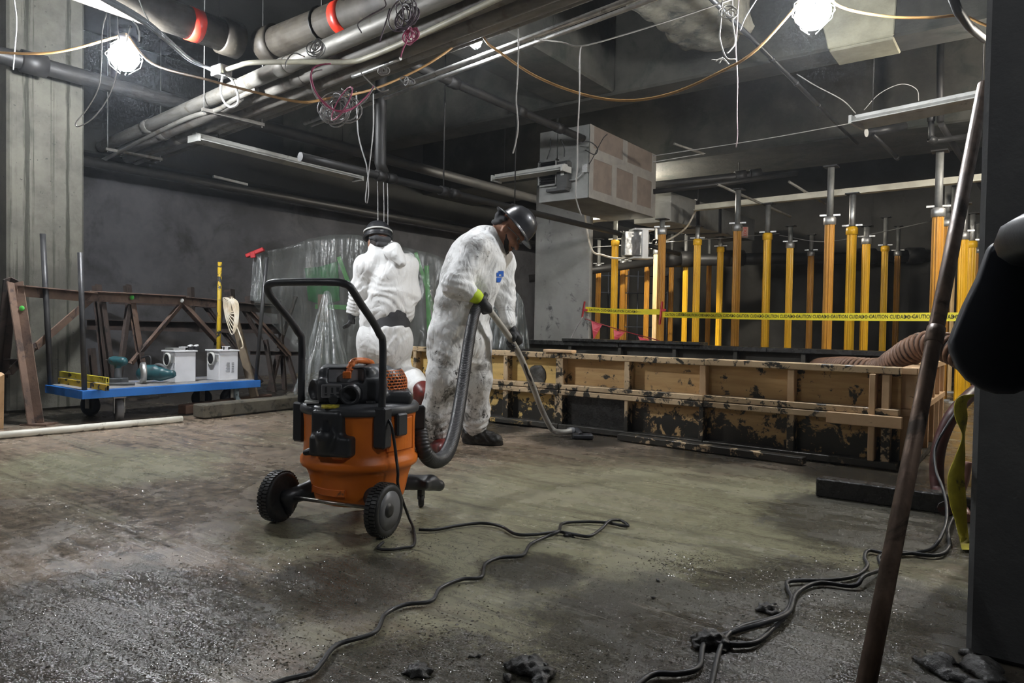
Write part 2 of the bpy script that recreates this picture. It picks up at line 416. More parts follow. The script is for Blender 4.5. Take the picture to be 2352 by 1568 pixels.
# broken beam stub: an uneven prism, rounded at its ragged end
v, q = sdf_mesh([rbox((-2.12, 4.2, 3.62), ((1, 0, 0), (0, 1, 0), (0, 0, 1)), (.3, 1.35, .5), .06),
                 ell((-2.15, 5.55, 3.42), ((1, 0, 0), (0, 1, 0), (0, 0, 1)), (.26, .3, .34), .1)], .035,
                disp=lambda P: .025*np.sin(P[:, 0]*23+P[:, 1]*9)*np.sin(P[:, 1]*17+2)*np.sin(P[:, 2]*19+1)+.012*np.sin(P[:, 0]*51)*np.sin(P[:, 1]*47)*np.sin(P[:, 2]*43))
o = link_mesh('trim_4', v, q.tolist(), m_rough, None, True, (0, 0, 0)); o['kind'] = 'structure'; o['label'] = SLAB['trim_4']
struct('wall_pier', MB().box(-5.8, -4.87, 8.3, 8.37, 0, 3.1), m_pier, bev=.015)
struct('wall_column', MB().box(-7.75, -6.91, 2.16, 2.755, 0, 4.1), m_colm, bev=.02)
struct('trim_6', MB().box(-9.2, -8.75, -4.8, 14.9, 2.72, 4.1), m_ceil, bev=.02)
struct('trim_5', MB().box(-.112, .62, 2.1, 3.2, 0, 4.1), m_rcol, bev=.012)
# pale round-ended patch of new concrete on beam 1: face and soffit (a part of the beam)
c0 = Yp(1990, 60, 6.12)
xs = [Yp(x, 60, 6.12).x for x in (1892, 2015)]
poly = [(-.02+xs[0]+.06, 3.1), (xs[1]+.12, 3.1), (xs[1]+.15, 3.75), (xs[0]+.1, 3.75), (xs[0]+.0, 3.55), (xs[0]-.02, 3.35), (xs[0]+.02, 3.2)]
pm = MB().prism([(a, b) for a, b in poly], (0, 6.12, 0), (1, 0, 0), (0, 0, 1), .022)
pm.box(xs[0]+.05, xs[1]+.12, 6.10, 6.46, 3.075, 3.1)
o = pm.build('concrete_patch', m_patch, t1, .008); o['label'] = 'pale patch of newer concrete'

# ---------------------------------------------------------------- string lights
m_cord = M('orange_cord', (.60, .34, .12), (.45, .25, .09), 8, .5)
m_cordw = M('pale_cord', (.75, .7, .6), (.6, .5, .35), 8, .5)
m_steelg = M('galvanised_steel', (.62, .62, .6), (.42, .42, .41), 9, .38, .55, metal=.85, dirt=(.2, .19, .17), damt=.36, dscale=9)
m_black = M('black_rubber', (.015, .015, .017), (.022, .022, .024), 9, .42, .6, bump=.06, bscale=90)
def bulb_mat(name, c, s):
    m, nt, b = _new(name); b.inputs['Base Color'].default_value = (1, 1, 1, 1)
    b.inputs['Emission Color'].default_value = (*c, 1); b.inputs['Emission Strength'].default_value = s; return m
def work_lamp(pos, label, power, r=.1, col=(.93, .96, 1.0)):
    pos = V(pos)
    t = thing('string_light', pos + V((0, 0, -.12)), label, 'work light', 'caged bulbs of the temporary string lighting')
    k = len([o for o in bpy.data.objects if o.name.startswith('string_light')])
    mb = MB(); mb.lathe([(0.001, -r*1.05), (r*.6, -r*.85), (r*.95, -r*.35), (r, 0), (r*.9, r*.45), (r*.55, r*.85), (r*.3, r)], 14, pos)
    mb.build('bulb', bulb_mat('bulb_glow_%d' % k, col, power), t)
    mb = MB(); mb.lathe([(r*.3, r*.98), (r*.42, r*1.05), (r*.42, r*1.5), (r*.2, r*1.65), (.001, r*1.65)], 12, pos); mb.build('socket', m_black, t)
    mb = MB()
    for a in range(5):
        ca, sa = math.cos(a*2*PI/5), math.sin(a*2*PI/5)
        mb.tube([pos+V((ca*r*w, sa*r*w, r*z)) for w, z in ((.4, 1.1), (1.12, .5), (1.2, 0), (1.05, -.6), (.3, -1.22))], .0025, 5)
    mb.tube([pos+V((math.cos(a*PI/8)*r*1.2, math.sin(a*PI/8)*r*1.2, 0)) for a in range(16)], .0025, 5, closed=True)
    mb.build('wire_guard', m_steelg, t)
    return pos
LA = work_lamp(Zp(285, 130, 2.7), 'glaring caged string light near the rust-streaked column', LAMP_POWER*1.75)
LB = work_lamp(Zp(1092, 96, 2.82), 'small string light mostly hidden above the conduit bundle', LAMP_POWER*2.6, .04)
LC = work_lamp(Zp(1868, 28, 2.7), 'glaring caged string light below the pale concrete patch', LAMP_POWER*1.05)
LD = work_lamp(Dp(1445, 410, 10.6), 'string light hidden behind the hanging drywall box', LAMP_POWER*3.2, .1, (1, .93, .8))
LE = work_lamp((.55, 6.9, 2.75), 'string light hidden behind the dark column at the view edge', LAMP_POWER*1.6, .1, (1, .93, .82))
LF = work_lamp((-3.4, -1.2, 2.75), 'unseen string light added as front fill over the near floor', LAMP_POWER*.36)  # fill lamp added behind the camera to brighten floor and workers
LG = work_lamp((1.6, 1.2, 2.75), 'string light outside the frame on the far side of the dark column', LAMP_POWER*.5)
LH = work_lamp((-7.3, .2, 2.75), 'string light outside the frame beside the rust-streaked column', LAMP_POWER*.28)

def cord(name, pts, r, mat, label, cat, n=6, sm=6, group=None):
    o = MB().tube(smooth_path(pts, sm) if sm > 1 else pts, r, n).build(name, mat)
    return tag(o, label, cat, group)
up = V((0, 0, .155))
E1 = Dp(-60, 118, 4.7)
cord('power_cord', [Dp(-140, 118, 4.6), E1, Dp(120, 121, 4.85), LA+up], .0085, m_cord, 'orange power cord running to the string light by the rust-streaked column', 'cord')
cord('power_cord', [LA+up+V((.03, 0, 0)), Dp(350, 146, 4.7), Dp(480, 184, 4.2), Dp(600, 215, 3.9), Dp(690, 234, 3.75), Dp(745, 228, 3.9), Dp(850, 207, 4.35), Dp(940, 170, 4.6), Dp(1010, 130, 4.7), LB+V((0, 0, .09))], .008, m_cord, 'orange power cord sagging below the conduit bundle', 'cord')
cord('power_cord', [LB+V((.03, 0, .09)), Dp(1118, 97, 4.5), Dp(1145, 118, 4.45), Dp(1230, 175, 4.4), Dp(1340, 217, 4.35), Dp(1440, 231, 4.3), Dp(1540, 215, 4.25), Dp(1640, 172, 4.2), Dp(1740, 112, 4.15), LC+up], .008, m_cord, 'long orange cord sagging between the small and the glaring string light', 'cord')
cord('power_cord', [LC+up+V((.03, 0, 0)), Dp(1930, 15, 4.2), Dp(2040, 38, 4.15), Dp(2140, 40, 4.1), Dp(2210, 36, 4.1), Dp(2262, 57, 4.1), Dp(2330, 75, 4.1)], .008, m_cord, 'orange cord from the right string light to the dark column', 'cord')
cord('power_cord', [Dp(1340, 470, 9.45), Dp(1357, 569, 9.35), Dp(1385, 586, 9.4), Dp(1420, 593, 9.4), Dp(1460, 585, 9.5), Dp(1500, 565, 9.6), Dp(1540, 548, 9.7), Dp(1576, 522, 9.8), Dp(1600, 480, 9.9)], .014, m_cordw, 'pale cord looped between the pier and the shoring posts', 'cord')

# ---------------------------------------------------------------- conduit bundle
m_cond = M('grey_conduit', (.28, .268, .24), (.19, .182, .16), 5, .45, .6, metal=.35, stretch=(.5, 3, 3), dirt=(.16, .14, .11), damt=.40, dscale=5, bump=.05)
m_cond2 = M('dusty_conduit', (.21, .197, .175), (.135, .127, .112), 5, .6, .7, metal=.1, stretch=(.5, 3, 3), dirt=(.12, .1, .08), damt=.42, dscale=6)
m_pale = M('pale_conduit', (.5, .48, .36), (.36, .34, .27), 6, .5)
def cy(y0, x, s=-.092): return y0 + s*(x+2.5)
specs = [(3.10, 2.785, .062, -8.65, m_cond, 'fat grey conduit along the outer edge of the bundle', -.086),
         (3.245, 2.745, .058, -8.5, m_cond2, 'grey conduit second from the outer edge of the bundle', -.089),
         (3.385, 2.735, .058, -8.75, m_cond2, 'grey conduit in the middle of the bundle', -.092),
         (3.52, 2.755, .05, -8.9, m_cond, 'grey conduit fourth from the outer edge of the bundle', -.095),
         (3.635, 2.79, .045, -8.95, m_cond2, 'grey conduit along the inner edge of the bundle', -.1)]
for y0, z, r, x0, mt, lb, sl in specs:
    t = thing('conduit', (x0, cy(y0, x0, sl), z-r), lb, 'pipe', 'thick conduits hung in one bundle')
    pts = [V((x0+(1.2-x0)*k/12, cy(y0, x0+(1.2-x0)*k/12, sl), z)) for k in range(13)]
    MB().tube(pts, r, 18).build('pipe', mt, t)
    for xc in (-7.6+.1*z, -4.7, -2.05+y0*.05):
        d = V((1, sl, 0)).normalized(); c = V((xc, cy(y0, xc, sl), z))
        MB().lathe([(r, -.07), (r*1.12, -.065), (r*1.14, 0), (r*1.12, .065), (r, .07)], 16, c, d).build('coupling', mt, t)
# slim pale conduit riding on the bundle front, bent to the junction box
JB = Zp(512, 163, 2.72)
pts = [JB, Zp(545, 152, 2.72), Zp(580, 144, 2.71), Zp(690, 142, 2.70), Zp(800, 142, 2.68), Zp(850, 130, 2.68), Zp(960, 83, 2.68), Zp(1130, 3, 2.68), Zp(1300, -78, 2.68)]
cord('thin_conduit', pts, .0185, m_pale, 'slim bent conduit running from the junction box along the bundle', 'pipe', 10, 8)
for (dy, rr, dz, lb) in ((0, .02, 0, 'shiny thin conduit below the bundle, nearer one'), (.075, .015, -.004, 'shiny thin conduit below the bundle, farther one')):
    a = Zp(700, 283, 2.72); b = Zp(1447, 0, 2.72); d = b-a
    cord('thin_conduit', [a+V((0, dy, dz)), a.lerp(b, .5)+V((0, dy, dz)), b+d*.5+V((0, dy, dz))], rr, m_steelg, lb, 'pipe', 10, 4)
cord('thin_conduit', [Zp(226, 373, 2.66), Zp(330, 320, 2.66), Zp(430, 272, 2.66), Zp(500, 252, 2.68), Zp(540, 228, 2.70), Zp(590, 205, 2.72)], .022, m_cond, 'thin bent conduit under the far end of the bundle', 'pipe', 10, 8)
cord('thin_conduit', [Zp(810, 176, 2.67), Zp(850, 162, 2.67), Zp(920, 134, 2.67)], .014, m_steelg, 'short open-ended conduit on the middle of the bundle', 'pipe', 10, 4)
# trapeze hangers
def rod(mb, p, top=4.1, r=.006): mb.tube([p, V((p.x, p.y, top))], r, 6)
for (p, q, lb) in (((243, 342), (372, 366), 'trapeze hanger under the far end of the bundle'), ((464, 251), (606, 287), 'trapeze hanger under the bundle below the junction box')):
    a = Zp(*p, 2.665); b = Zp(*q, 2.665)
    t = thing('trapeze_hanger', (a+b)/2, lb, 'hanger')
    MB().bar(a, b, .03, .03).build('cross_bar', m_cond2, t)
    for c in (a.lerp(b, .03), a.lerp(b, .97)):
        mb = MB(); rod(mb, c+V((0, 0, -.03))); mb.build('threaded_rod', m_steelg, t)
# junction box with its cables and the white loop
t = thing('junction_box', JB-V((0, 0, .05)), 'grey junction box hanging by the conduit bundle near the left light', 'box')
ax = (Zp(545, 152, 2.72)-JB).normalized()
mb = MB(); mb.obox(JB-ax*.02, ax, V((0, 0, 1)).cross(ax), (0, 0, 1), .065, .05, .038); mb.build('body', m_steelg, t, .004)
mb = MB(); mb.obox(JB+ax*.05+V((0, 0, -.05)), (ax+V((0, 0, -.35))).normalized(), V((0, 0, 1)).cross(ax), (ax*.35+V((0, 0, 1))).normalized(), .06, .05, .003); mb.build('hanging_cover', m_steelg, t)
m_white = M('white_cable', (.8, .8, .78), (.65, .65, .63), 8, .5)
dJ = (JB-CAM).dot(FW)
cord('cable_loop', [JB+V((0, 0, -.03)), Dp(507, 205, dJ), Dp(514, 232, dJ), Dp(530, 246, dJ), Dp(546, 238, dJ), Dp(546, 215, dJ), Dp(534, 185, dJ), JB+ax*.04+V((0, 0, -.03))], .009, m_white, 'stiff white cable loop hanging below the junction box', 'cable')
m_flex = M('grey_flex', (.42, .45, .48), (.3, .32, .34), 8, .35, metal=.3)
for k, dd in enumerate((0, .03)):
    cord('flexible_cable', [Dp(215-k*20, -25, 3.7), Dp(255, 0+k*8, 3.72), Dp(330, 45+k*6, 3.8), Dp(390, 95+k*4, 3.95), Dp(440, 137+k*3, dJ-.15), JB-ax*.07+V((0, 0, dd*.4))], .013, m_flex, ('upper', 'lower')[k]+' grey cable of the pair running into the junction box', 'cable', 8)
# ---------------------------------------------------------------- heavy dark pipes with red bands
m_iron = M('dark_cast_iron', (.055, .047, .035), (.028, .023, .017), 5, .5, .65, metal=.2, bump=.15, bscale=30, dirt=(.12, .105, .075), damt=.33, dscale=12)
m_red = M('red_tape', (.75, .045, .02), (.6, .03, .015), 5, .4)
m_blackpipe = M('black_pipe', (.02, .02, .02), (.03, .028, .026), 6, .5, metal=.2, dirt=(.06, .055, .05), damt=.3, dscale=14)
ZP = 3.08
t = thing('drain_pipe', (-5.2, 1.5, ZP-.12), 'heavy dark pipe with a red band beside the left string light', 'pipe')
MB().tube([V((-5.23, -1.5, ZP)), V((-5.23, 1, ZP)), V((-5.23, 3.12, ZP))], .122, 24).build('pipe', m_iron, t)
MB().lathe([(.123, -.08), (.142, -.075), (.142, .075), (.123, .08)], 24, (-5.23, 3.15, ZP), (0, 1, 0)).build('coupling', m_iron, t)
yb = Xp(438, 62, -5.23).y
MB().lathe([(.122, -.045), (.1245, -.045), (.1245, .045), (.122, .045)], 24, (-5.23, yb+.02, ZP), (0, 1, 0)).build('red_band', m_red, t)
t = thing('drain_pipe', (-2.5, 3.4, ZP-.12), 'heavy dark pipe with a red band above the conduit bundle', 'pipe')
yq = 3.42
MB().tube([V((-5.1, yq, ZP)), V((-2, yq, ZP)), V((1.4, yq, ZP))], .122, 24).build('pipe', m_iron, t)
MB().lathe([(.123, -.08), (.145, -.075), (.145, .075), (.123, .08)], 24, (-5.05, yq, ZP), (1, 0, 0)).build('coupling', m_iron, t)
xb = Yp(790, 25, yq).x
MB().lathe([(.122, -.05), (.1245, -.05), (.1245, .05), (.122, .05)], 24, (xb, yq, ZP), (1, 0, 0)).build('red_band', m_red, t)
mb = MB(); rod(mb, V((-4.4, yq-.01, ZP+.1))); mb.tube([V((-4.4, yq+.13*math.cos(a*PI/8), ZP+.13*math.sin(a*PI/8))) for a in range(16)], .008, 5, closed=True); mb.build('hanger', m_blackpipe, t)
# sprinkler pipes
def spipe(pts, r, lb, rods=(), mat=None, n=12, fit=()):
    t = thing('sprinkler_pipe', pts[0], lb, 'pipe')
    MB().tube(pts, r, n).build('pipe', mat or m_blackpipe, t)
    for f in fit:
        i = min(range(len(pts)-1), key=lambda i: (V(pts[i])-V(f)).length)
        MB().lathe([(r, -r*1.4), (r*1.35, -r*1.3), (r*1.35, r*1.3), (r, r*1.4)], 12, f, V(pts[i+1])-V(pts[i])).build('fitting', mat or m_blackpipe, t)
    for c in rods:
        mb = MB(); rod(mb, V(c), 4.1, .007); mb.build('threaded_rod', m_blackpipe, t)
    return t
XB = -4.5; zb = 2.07
m_bpg = M('grey_black_pipe', (.045, .045, .045), (.025, .025, .025), 6, .45, metal=.4, dirt=(.2, .19, .17), damt=.3, dscale=14)
ys = [Xp(px, 0, XB).y for px in (735, 878, 1025, 1190, 1440, 1519)]
spipe([V((XB, y, zb)) for y in (3.3, 3.6, 5.5, 7.5, 8.95)], .035, 'long black sprinkler pipe running over the worker seen from behind towards the posts', [(XB, y, zb) for y in ys[1:3]+ys[3:4]], m_blackpipe, fit=[V((XB, y, zb)) for y in ys[1:]]+[V((XB, ys[1]+.12, zb)), V((XB, ys[2]+.15, zb))])
t0 = spipe([V((XB, ys[1], 4.1)), V((XB, ys[1], zb+.1)), V((XB, ys[1]+.04, zb+.03))], .05, 'thick black riser dropping from the ceiling to the sprinkler pipe')
spipe([V((-4.12, y, 2.93)) for y in (3.45, 4.5, 5.5, 6.72)]+[V((-4.12, 6.8, 2.93))], .04, 'black pipe running along the girder edge to the drywall box', [], m_blackpipe, fit=[V((-4.12, y, 2.93)) for y in (4.6, 5.6, 6.3)])
spipe([V((-8.7, y, 2.60)) for y in (-3, 3, 8, 14.5)], .06, 'dark pipe along the top of the left wall', [], m_blackpipe)
spipe([V((-6.75, y, 2.93)) for y in (-2, .8, 2.2, 14.8)], .07, 'dark pipe passing across the face of the rust-streaked column', [(-6.75, .8, 2.93), (-6.75, 2.9, 2.93)], m_blackpipe, fit=[V((-6.75, 1.2, 2.93)), V((-6.75, 2.3, 2.93))])
# pipes near the right string light
pa, pb = Dp(1625, -12, 4.6), Dp(1968, 330, 8.2)
spipe([pa, pa.lerp(pb, .5), pb], .018, 'thin dark pipe slanting down past the right string light', [], m_bpg, fit=[pa.lerp(pb, k) for k in (.3, .45, .62)])
spipe([Dp(2185, -15, 3.4), Dp(2200, 25, 3.5), Dp(2225, 60, 3.7), Dp(2262, 90, 3.9)], .022, 'black hose-like pipe curving by the top of the dark column', [])
q = 9.6
spipe([Dp(1480, 428, q), Dp(1600, 415, q), Dp(1715, 403, q), Dp(1738, 400, q)], .055, 'black pipe with an elbow under the wide beam', [Dp(1697, 403, q)], m_blackpipe, fit=[Dp(1700, 404, q), Dp(1735, 400, q)])
spipe([Dp(1500, 440, q-.3), Dp(1640, 424, q-.3), Dp(1830, 398, q-.3)], .035, 'slimmer black pipe below the pipe with the elbow', [], m_blackpipe)
q = 7.2
spipe([Dp(2139, 264, q), Dp(2139, 318, q), Dp(2150, 323, q), Dp(2255, 308, q)], .028, 'grey pipe with a drop and a long arm beside the dark column', [], m_bpg, fit=[Dp(2139, 270, q), Dp(2142, 321, q)])
spipe([Dp(2160, 100, q-.1), Dp(2160, 280, q-.1)], .034, 'straight black riser in front of the white strip light', [], m_blackpipe)
spipe([Dp(2162, 285, q), Dp(2200, 350, q+.8), Dp(2262, 440, q+2)], .03, 'dark pipe slanting down behind the leaning steel pipe', [], m_blackpipe)
spipe([Dp(2005, 308, 7.4), Dp(2025, 328, 7.5), Dp(2060, 362, 7.9)], .02, 'short bent sprinkler arm under the white strip light', [], m_bpg, fit=[Dp(2060, 362, 7.9)])
spipe([Dp(1990, 305, 7.5), Dp(2080, 290, 7.5)], .045, 'short capped grey pipe under the white strip light', [], m_bpg)
spipe([Dp(1648, 423, 8.6), Dp(1720, 455, 8.9), Dp(1816, 497, 9.3)], .016, 'thin pale pipe slanting across the tops of the posts', [], m_cond)
spipe([Dp(1812, 417, 8.6), Dp(1895, 468, 8.9)], .016, 'short pale pipe slanting above the middle posts', [], m_cond)
spipe([Dp(1548, 330, 8), Dp(1616, 353, 8.2)], .014, 'short thin pipe stub right of the drywall box', [], m_cond)
spipe([Dp(1490, 598, 12.8), Dp(1800, 594, 12.8), Dp(2250, 585, 12.8)], .11, 'fat black pipe crossing the far wall behind the posts', [Dp(1600, 590, 12.8), Dp(1900, 590, 12.8)], m_blackpipe, fit=[Dp(x, 596-(x-1490)*.015, 12.8) for x in (1545, 1580, 1668, 1690, 1990, 2100)])
spipe([Dp(1215, 640, 12.6), Dp(1500, 602, 12.6)], .07, 'black pipe behind the leftmost posts', [], m_blackpipe)

# ---------------------------------------------------------------- strip light channels without tubes
m_strip = M('white_enamel_dusty', (.55, .55, .52), (.42, .42, .39), 5, .55, dirt=(.2, .18, .14), damt=.35, dscale=8)
def strip_light(a, b, lb, w=.13, rails=False):
    a = V(a); b = V(b); t = thing('strip_light', (a+b)/2, lb, 'strip light', 'empty strip light channels')
    d, s, u = frame(b-a)
    mb = MB(); mb.bar(a+u*.03, b+u*.03, w*.5, .05); mb.build('channel', m_strip, t)
    for k in (-1, 1):
        mb = MB(); mb.obox((a+b)/2+s*k*w*.5, d, (s*k+u*-.5).normalized(), (u+s*k*.5).normalized(), (b-a).length/2, w*.28, .004); mb.build('reflector', m_strip, t)
    for e in (a, b):
        mb = MB(); mb.obox(e, d, s, u, .012, w*.72, .035); mb.build('end_cap', m_strip, t)
    for e in (.12, .88):
        mb = MB(); rod(mb, a.lerp(b, e)+u*.05, 4.1, .004); mb.build('threaded_rod', m_blackpipe, t)
strip_light(Zp(446, 318, 2.6), Zp(822, 410, 2.6), 'long empty strip light channel below the conduit bundle')
strip_light(Zp(1140, 412, 2.6), Zp(1300, 388, 2.6), 'short empty strip light channel left of the drywall box')
strip_light(Zp(1968, 282, 2.6), Zp(2300, 217, 2.6), 'white empty strip light channel beside the dark column', .2)
a, b = Xp(490, 405, -8.73), Xp(568, 424, -8.73)
tag(MB().bar(a, b, .04, .03).build('metal_channel', m_strip), 'short pale channel on the dark wall below the conduits', 'channel')

# ---------------------------------------------------------------- hanging drywall box
m_dry = M('drywall_paper', (.25, .20, .165), (.20, .16, .135), 6, .85, bump=.08, bscale=50, dirt=(.22, .18, .15), damt=.33, dscale=4)
m_joint = M('joint_compound', (.34, .32, .29), (.28, .262, .242), 7, .8, bump=.15, bscale=40)
m_boxg = M('grey_fireproof_board', (.28, .28, .265), (.22, .22, .208), 5, .85, bump=.15, bscale=40, dirt=(.2, .2, .19), damt=.33, dscale=6)
X0, X1, Y0, Y1, Z0, Z1 = -4.79, -4.10, 6.92, 8.66, 2.285, 3.12
t = thing('hanging_box', ((X0+X1)/2, (Y0+Y1)/2, Z0), 'boxed-in drywall soffit with taped joints hanging before the pier', 'soffit box')
MB().box(X0, X1-.012, Y0, Y1, Z0, Z1).build('body', m_boxg, t, .004)
zz = [Z0, Z0+.11, Z0+.47, Z0+.57, Z1]; yy = [Y0, Y0+.12, Y0+.52, Y0+.64, Y0+1.08, Y0+1.2, Y1-.13, Y1]
for (a, b, c, d) in ((Y0+.06, Y0+.58, Z0+.07, Z0+.50), (Y0+.6, Y0+1.13, Z0+.07, Z0+.50), (Y0+1.15, Y1-.1, Z0+.07, Z0+.50), (Y0+.06, Y0+.85, Z0+.54, Z1), (Y0+.87, Y1-.1, Z0+.54, Z1)):
    MB().box(X1-.012, X1, a, b, c, d).build('drywall_panel', m_dry, t)
for (a, b, c, d) in ((Y0, Y1, Z0, Z0+.10), (Y0, Y0+.09, Z0+.1, Z1), (Y1-.12, Y1, Z0+.1, Z1), (Y0+.09, Y1-.12, Z0+.46, Z0+.58), (Y0+.53, Y0+.65, Z0+.1, Z0+.46), (Y0+1.08, Y0+1.2, Z0+.1, Z0+.46), (Y0+.8, Y0+.92, Z0+.58, Z1)):
    MB().box(X1-.002, X1+.004, a, b, c, d).build('taped_joint', m_joint, t)
# louvre and switch box on its front face
vf = lambda x, y: Yp(x, y, Y0-.001)
a, b = vf(1240, 432), vf(1284, 366)
lv = thing('wall_louvre', (a+b)/2, 'black louvred grille on the front of the drywall box', 'grille')
mb = MB()
for (x0, x1, z0, z1) in ((a.x, b.x, a.z, a.z+.02), (a.x, b.x, b.z-.02, b.z), (a.x, a.x+.02, a.z, b.z), (b.x-.02, b.x, a.z, b.z)): mb.box(x0, x1, Y0-.05, Y0, z0, z1)
mb.build('frame', m_boxg, lv)
MB().box(a.x+.02, b.x-.02, Y0-.012, Y0-.004, a.z+.02, b.z-.02).build('backing', m_black, lv)
for k in range(9):
    z = a.z+.035+(b.z-a.z-.07)*k/8
    MB().obox(V(((a.x+b.x)/2, Y0-.03, z)), (1, 0, 0), (0, .8, .6), (0, -.6, .8), (b.x-a.x)/2-.02, .02, .002).build('slat', m_blackpipe, lv)
a, b = vf(1288, 436), vf(1314, 372)
sw = thing('control_box', (a+b)/2, 'dark control box with a pale switch beside the louvred grille', 'box')
MB().box(a.x, b.x, Y0-.1, Y0, a.z, b.z).build('body', m_rcol, sw, .006)
p = vf(1303, 400); MB().box(p.x-.025, p.x+.02, Y0-.106, Y0-.1, p.z-.03, p.z+.035).build('switch', m_strip, sw)
MB().box(a.x-.13, b.x-.01, Y0-.12, Y0-.02, a.z-.03, a.z).build('shelf', m_rcol, sw)
MB().box(X1-.06, X1+.012, Y0-.06, Y0, Z0+.28, Z0+.37).build('conduit_fitting', m_steelg, sw)
cord('cable', [vf(1313, 416)+V((0, -.05, 0)), vf(1330, 412)+V((0, -.05, 0)), V((X1-.02, Y0-.03, Z0+.31))], .01, m_steelg, 'short cable from the control box to the box corner', 'cable')
cord('cable', [V((X1+.01, Y0-.02, Z0+.37)), Dp(1363, 360, 7.9), Dp(1384, 320, 7.9), Dp(1395, 308, 7.95)], .005, m_black, 'black wire curving up the taped side of the drywall box', 'wire')
cord('cable', [Dp(1320, 332, 7.7), Dp(1352, 325, 7.75), Dp(1372, 340, 7.8), Dp(1366, 355, 7.85), Dp(1345, 345, 7.7)], .006, m_black, 'black wire curl at the corner of the drywall box', 'wire')
for k, (x0, y0, x1, y1) in enumerate(((1264, 318, 1256, 366), (1288, 320, 1296, 360))):
    cord('cable', [Dp(x0, y0, 7.85), Dp((x0+x1)/2+4, (y0+y1)/2, 7.85), Dp(x1, y1, 7.85)], .006, m_black, ('black wire above the grille of the drywall box', 'black wire above the control box of the drywall box')[k], 'wire')
# duct running on behind the box towards the posts
t = thing('duct', (-3.9, 9.5, 2.15), 'grey banded duct running on from behind the drywall box', 'duct')
da, db = Dp(1497, 478, 9.7), Dp(1700, 530, 13.5)
for k in range(4):
    MB().bar(da.lerp(db, k/4+.004), da.lerp(db, (k+1)/4-.004), .55, .4).build('duct_section', m_boxg, t, .006)
for k in range(3):
    MB().bar(da.lerp(db, (k+1)/4-.014), da.lerp(db, (k+1)/4+.014), .58, .43).build('band', m_black, t)

# ---------------------------------------------------------------- hanging wires and wire coils
m_wire = M('pale_wire', (.45, .43, .39), (.36, .34, .31), 9, .5)
m_wireg = M('grey_wire', (.38, .37, .36), (.27, .27, .26), 9, .5)
m_wirep = M('pink_wire', (.55, .12, .22), (.42, .08, .17), 9, .5)
def wire(pts, lb, mat=None, r=.0045, n=5): cord('wire', pts, r, mat or m_wire, lb, 'wire', n, 5)
g = 4.05
wire([Dp(1190, 66, g), Dp(1191, 100, g), Dp(1189, 170, g), Dp(1186, 230, g), Dp(1190, 290, g), Dp(1184, 330, g), Dp(1178, 352, g)], 'long white wire hanging below the shiny thin conduits', m_wire, .0042)
wire([Dp(1335, 106, 4.3), Dp(1332, 130, 4.3), Dp(1331, 220, 4.3), Dp(1327, 310, 4.3), Dp(1326, 380, 4.3), Dp(1322, 440, 4.3), Dp(1327, 470, 4.3), Dp(1336, 496, 4.3)], 'longest white wire hanging in front of the drywall box', m_wire, .0042)
wire([Dp(1228, 90, 4.2), Dp(1290, 97, 4.3), Dp(1335, 106, 4.3), Dp(1440, 78, 4.3), Dp(1560, 40, 4.25), Dp(1660, 6, 4.2), Dp(1720, -15, 4.2)], 'wire strung from the thin conduits up to the broken beam stub', m_wire, .005)
wire([Dp(1697, -5, 4.3), Dp(1692, 80, 4.3), Dp(1690, 110, 4.3), Dp(1694, 180, 4.3), Dp(1693, 260, 4.3), Dp(1694, 310, 4.3), Dp(1691, 338, 4.3)], 'pinkish wire hanging left of the right string light', M('pinkish_wire', (.5, .4, .4), (.42, .32, .32), 9, .5), .0036)
wire([Dp(1660, -5, 4.2), Dp(1655, 60, 4.2), Dp(1654, 90, 4.2), Dp(1668, 132, 4.2), Dp(1690, 136, 4.2)], 'bent pale wire beside the broken beam stub', m_wire)
wire([Dp(1682, -5, 4.25), Dp(1683, 50, 4.25), Dp(1689, 95, 4.25), Dp(1678, 115, 4.25), Dp(1670, 122, 4.25)], 'pale wire loop beside the broken beam stub', m_wire)
wire([Dp(1740, -5, 4.2), Dp(1712, 40, 4.2), Dp(1700, 70, 4.25)], 'short wire slanting above the right string light cord', m_wireg)
for k in range(3):
    wire([Dp(1634+k*9, 137+k*4, 4.2), Dp(1645+k*8, 138-k*2, 4.2), Dp(1660+k*7, 132+k*8, 4.2)], ('first', 'second', 'third')[k]+' short wire tip by the green-painted beam face', m_wire, .004)
wire([Dp(245, 30, 4.6), Dp(235, 70, 4.6), Dp(232, 160, 4.6), Dp(225, 205, 4.6), Dp(200, 250, 4.6), Dp(174, 282, 4.6), Dp(182, 290, 4.6), Dp(215, 270, 4.6), Dp(245, 230, 4.6), Dp(262, 190, 4.6), Dp(271, 150, 4.6)], 'long thin wire loop hanging below the left string light', m_wire, .004)
wire([Dp(270, 38, 4.6), Dp(272, 80, 4.65), Dp(283, 112, 4.7)], 'thin wire holding the left string light, left one', m_wire, .003)
wire([Dp(300, 60, 4.6), Dp(292, 90, 4.65), Dp(286, 112, 4.7)], 'thin wire holding the left string light, right one', m_wire, .003)
wire([Dp(320, 0, 4.3), Dp(330, 25, 4.3), Dp(341, 46, 4.3)], 'short white wire tied round the grey cable pair', m_white, .004)
wire([Dp(305, 48, 4.3), Dp(316, 62, 4.3), Dp(320, 78, 4.3), Dp(319, 95, 4.3)], 'white wire end hanging below the grey cable pair', m_white, .005)
wire([Dp(32, -5, 5), Dp(38, 50, 5), Dp(34, 110, 5), Dp(30, 160, 5)], 'thin grey wire hanging before the top of the rust-streaked column', m_wireg, .005)
wire([Dp(818, 210, 5), Dp(822, 300, 5), Dp(830, 340, 5), Dp(843, 385, 5), Dp(846, 440, 5), Dp(843, 465, 5), Dp(840, 455, 5), Dp(846, 400, 5), Dp(857, 300, 5), Dp(857, 215, 5)], 'long wire loop hanging above the worker seen from behind', m_wireg, .005)
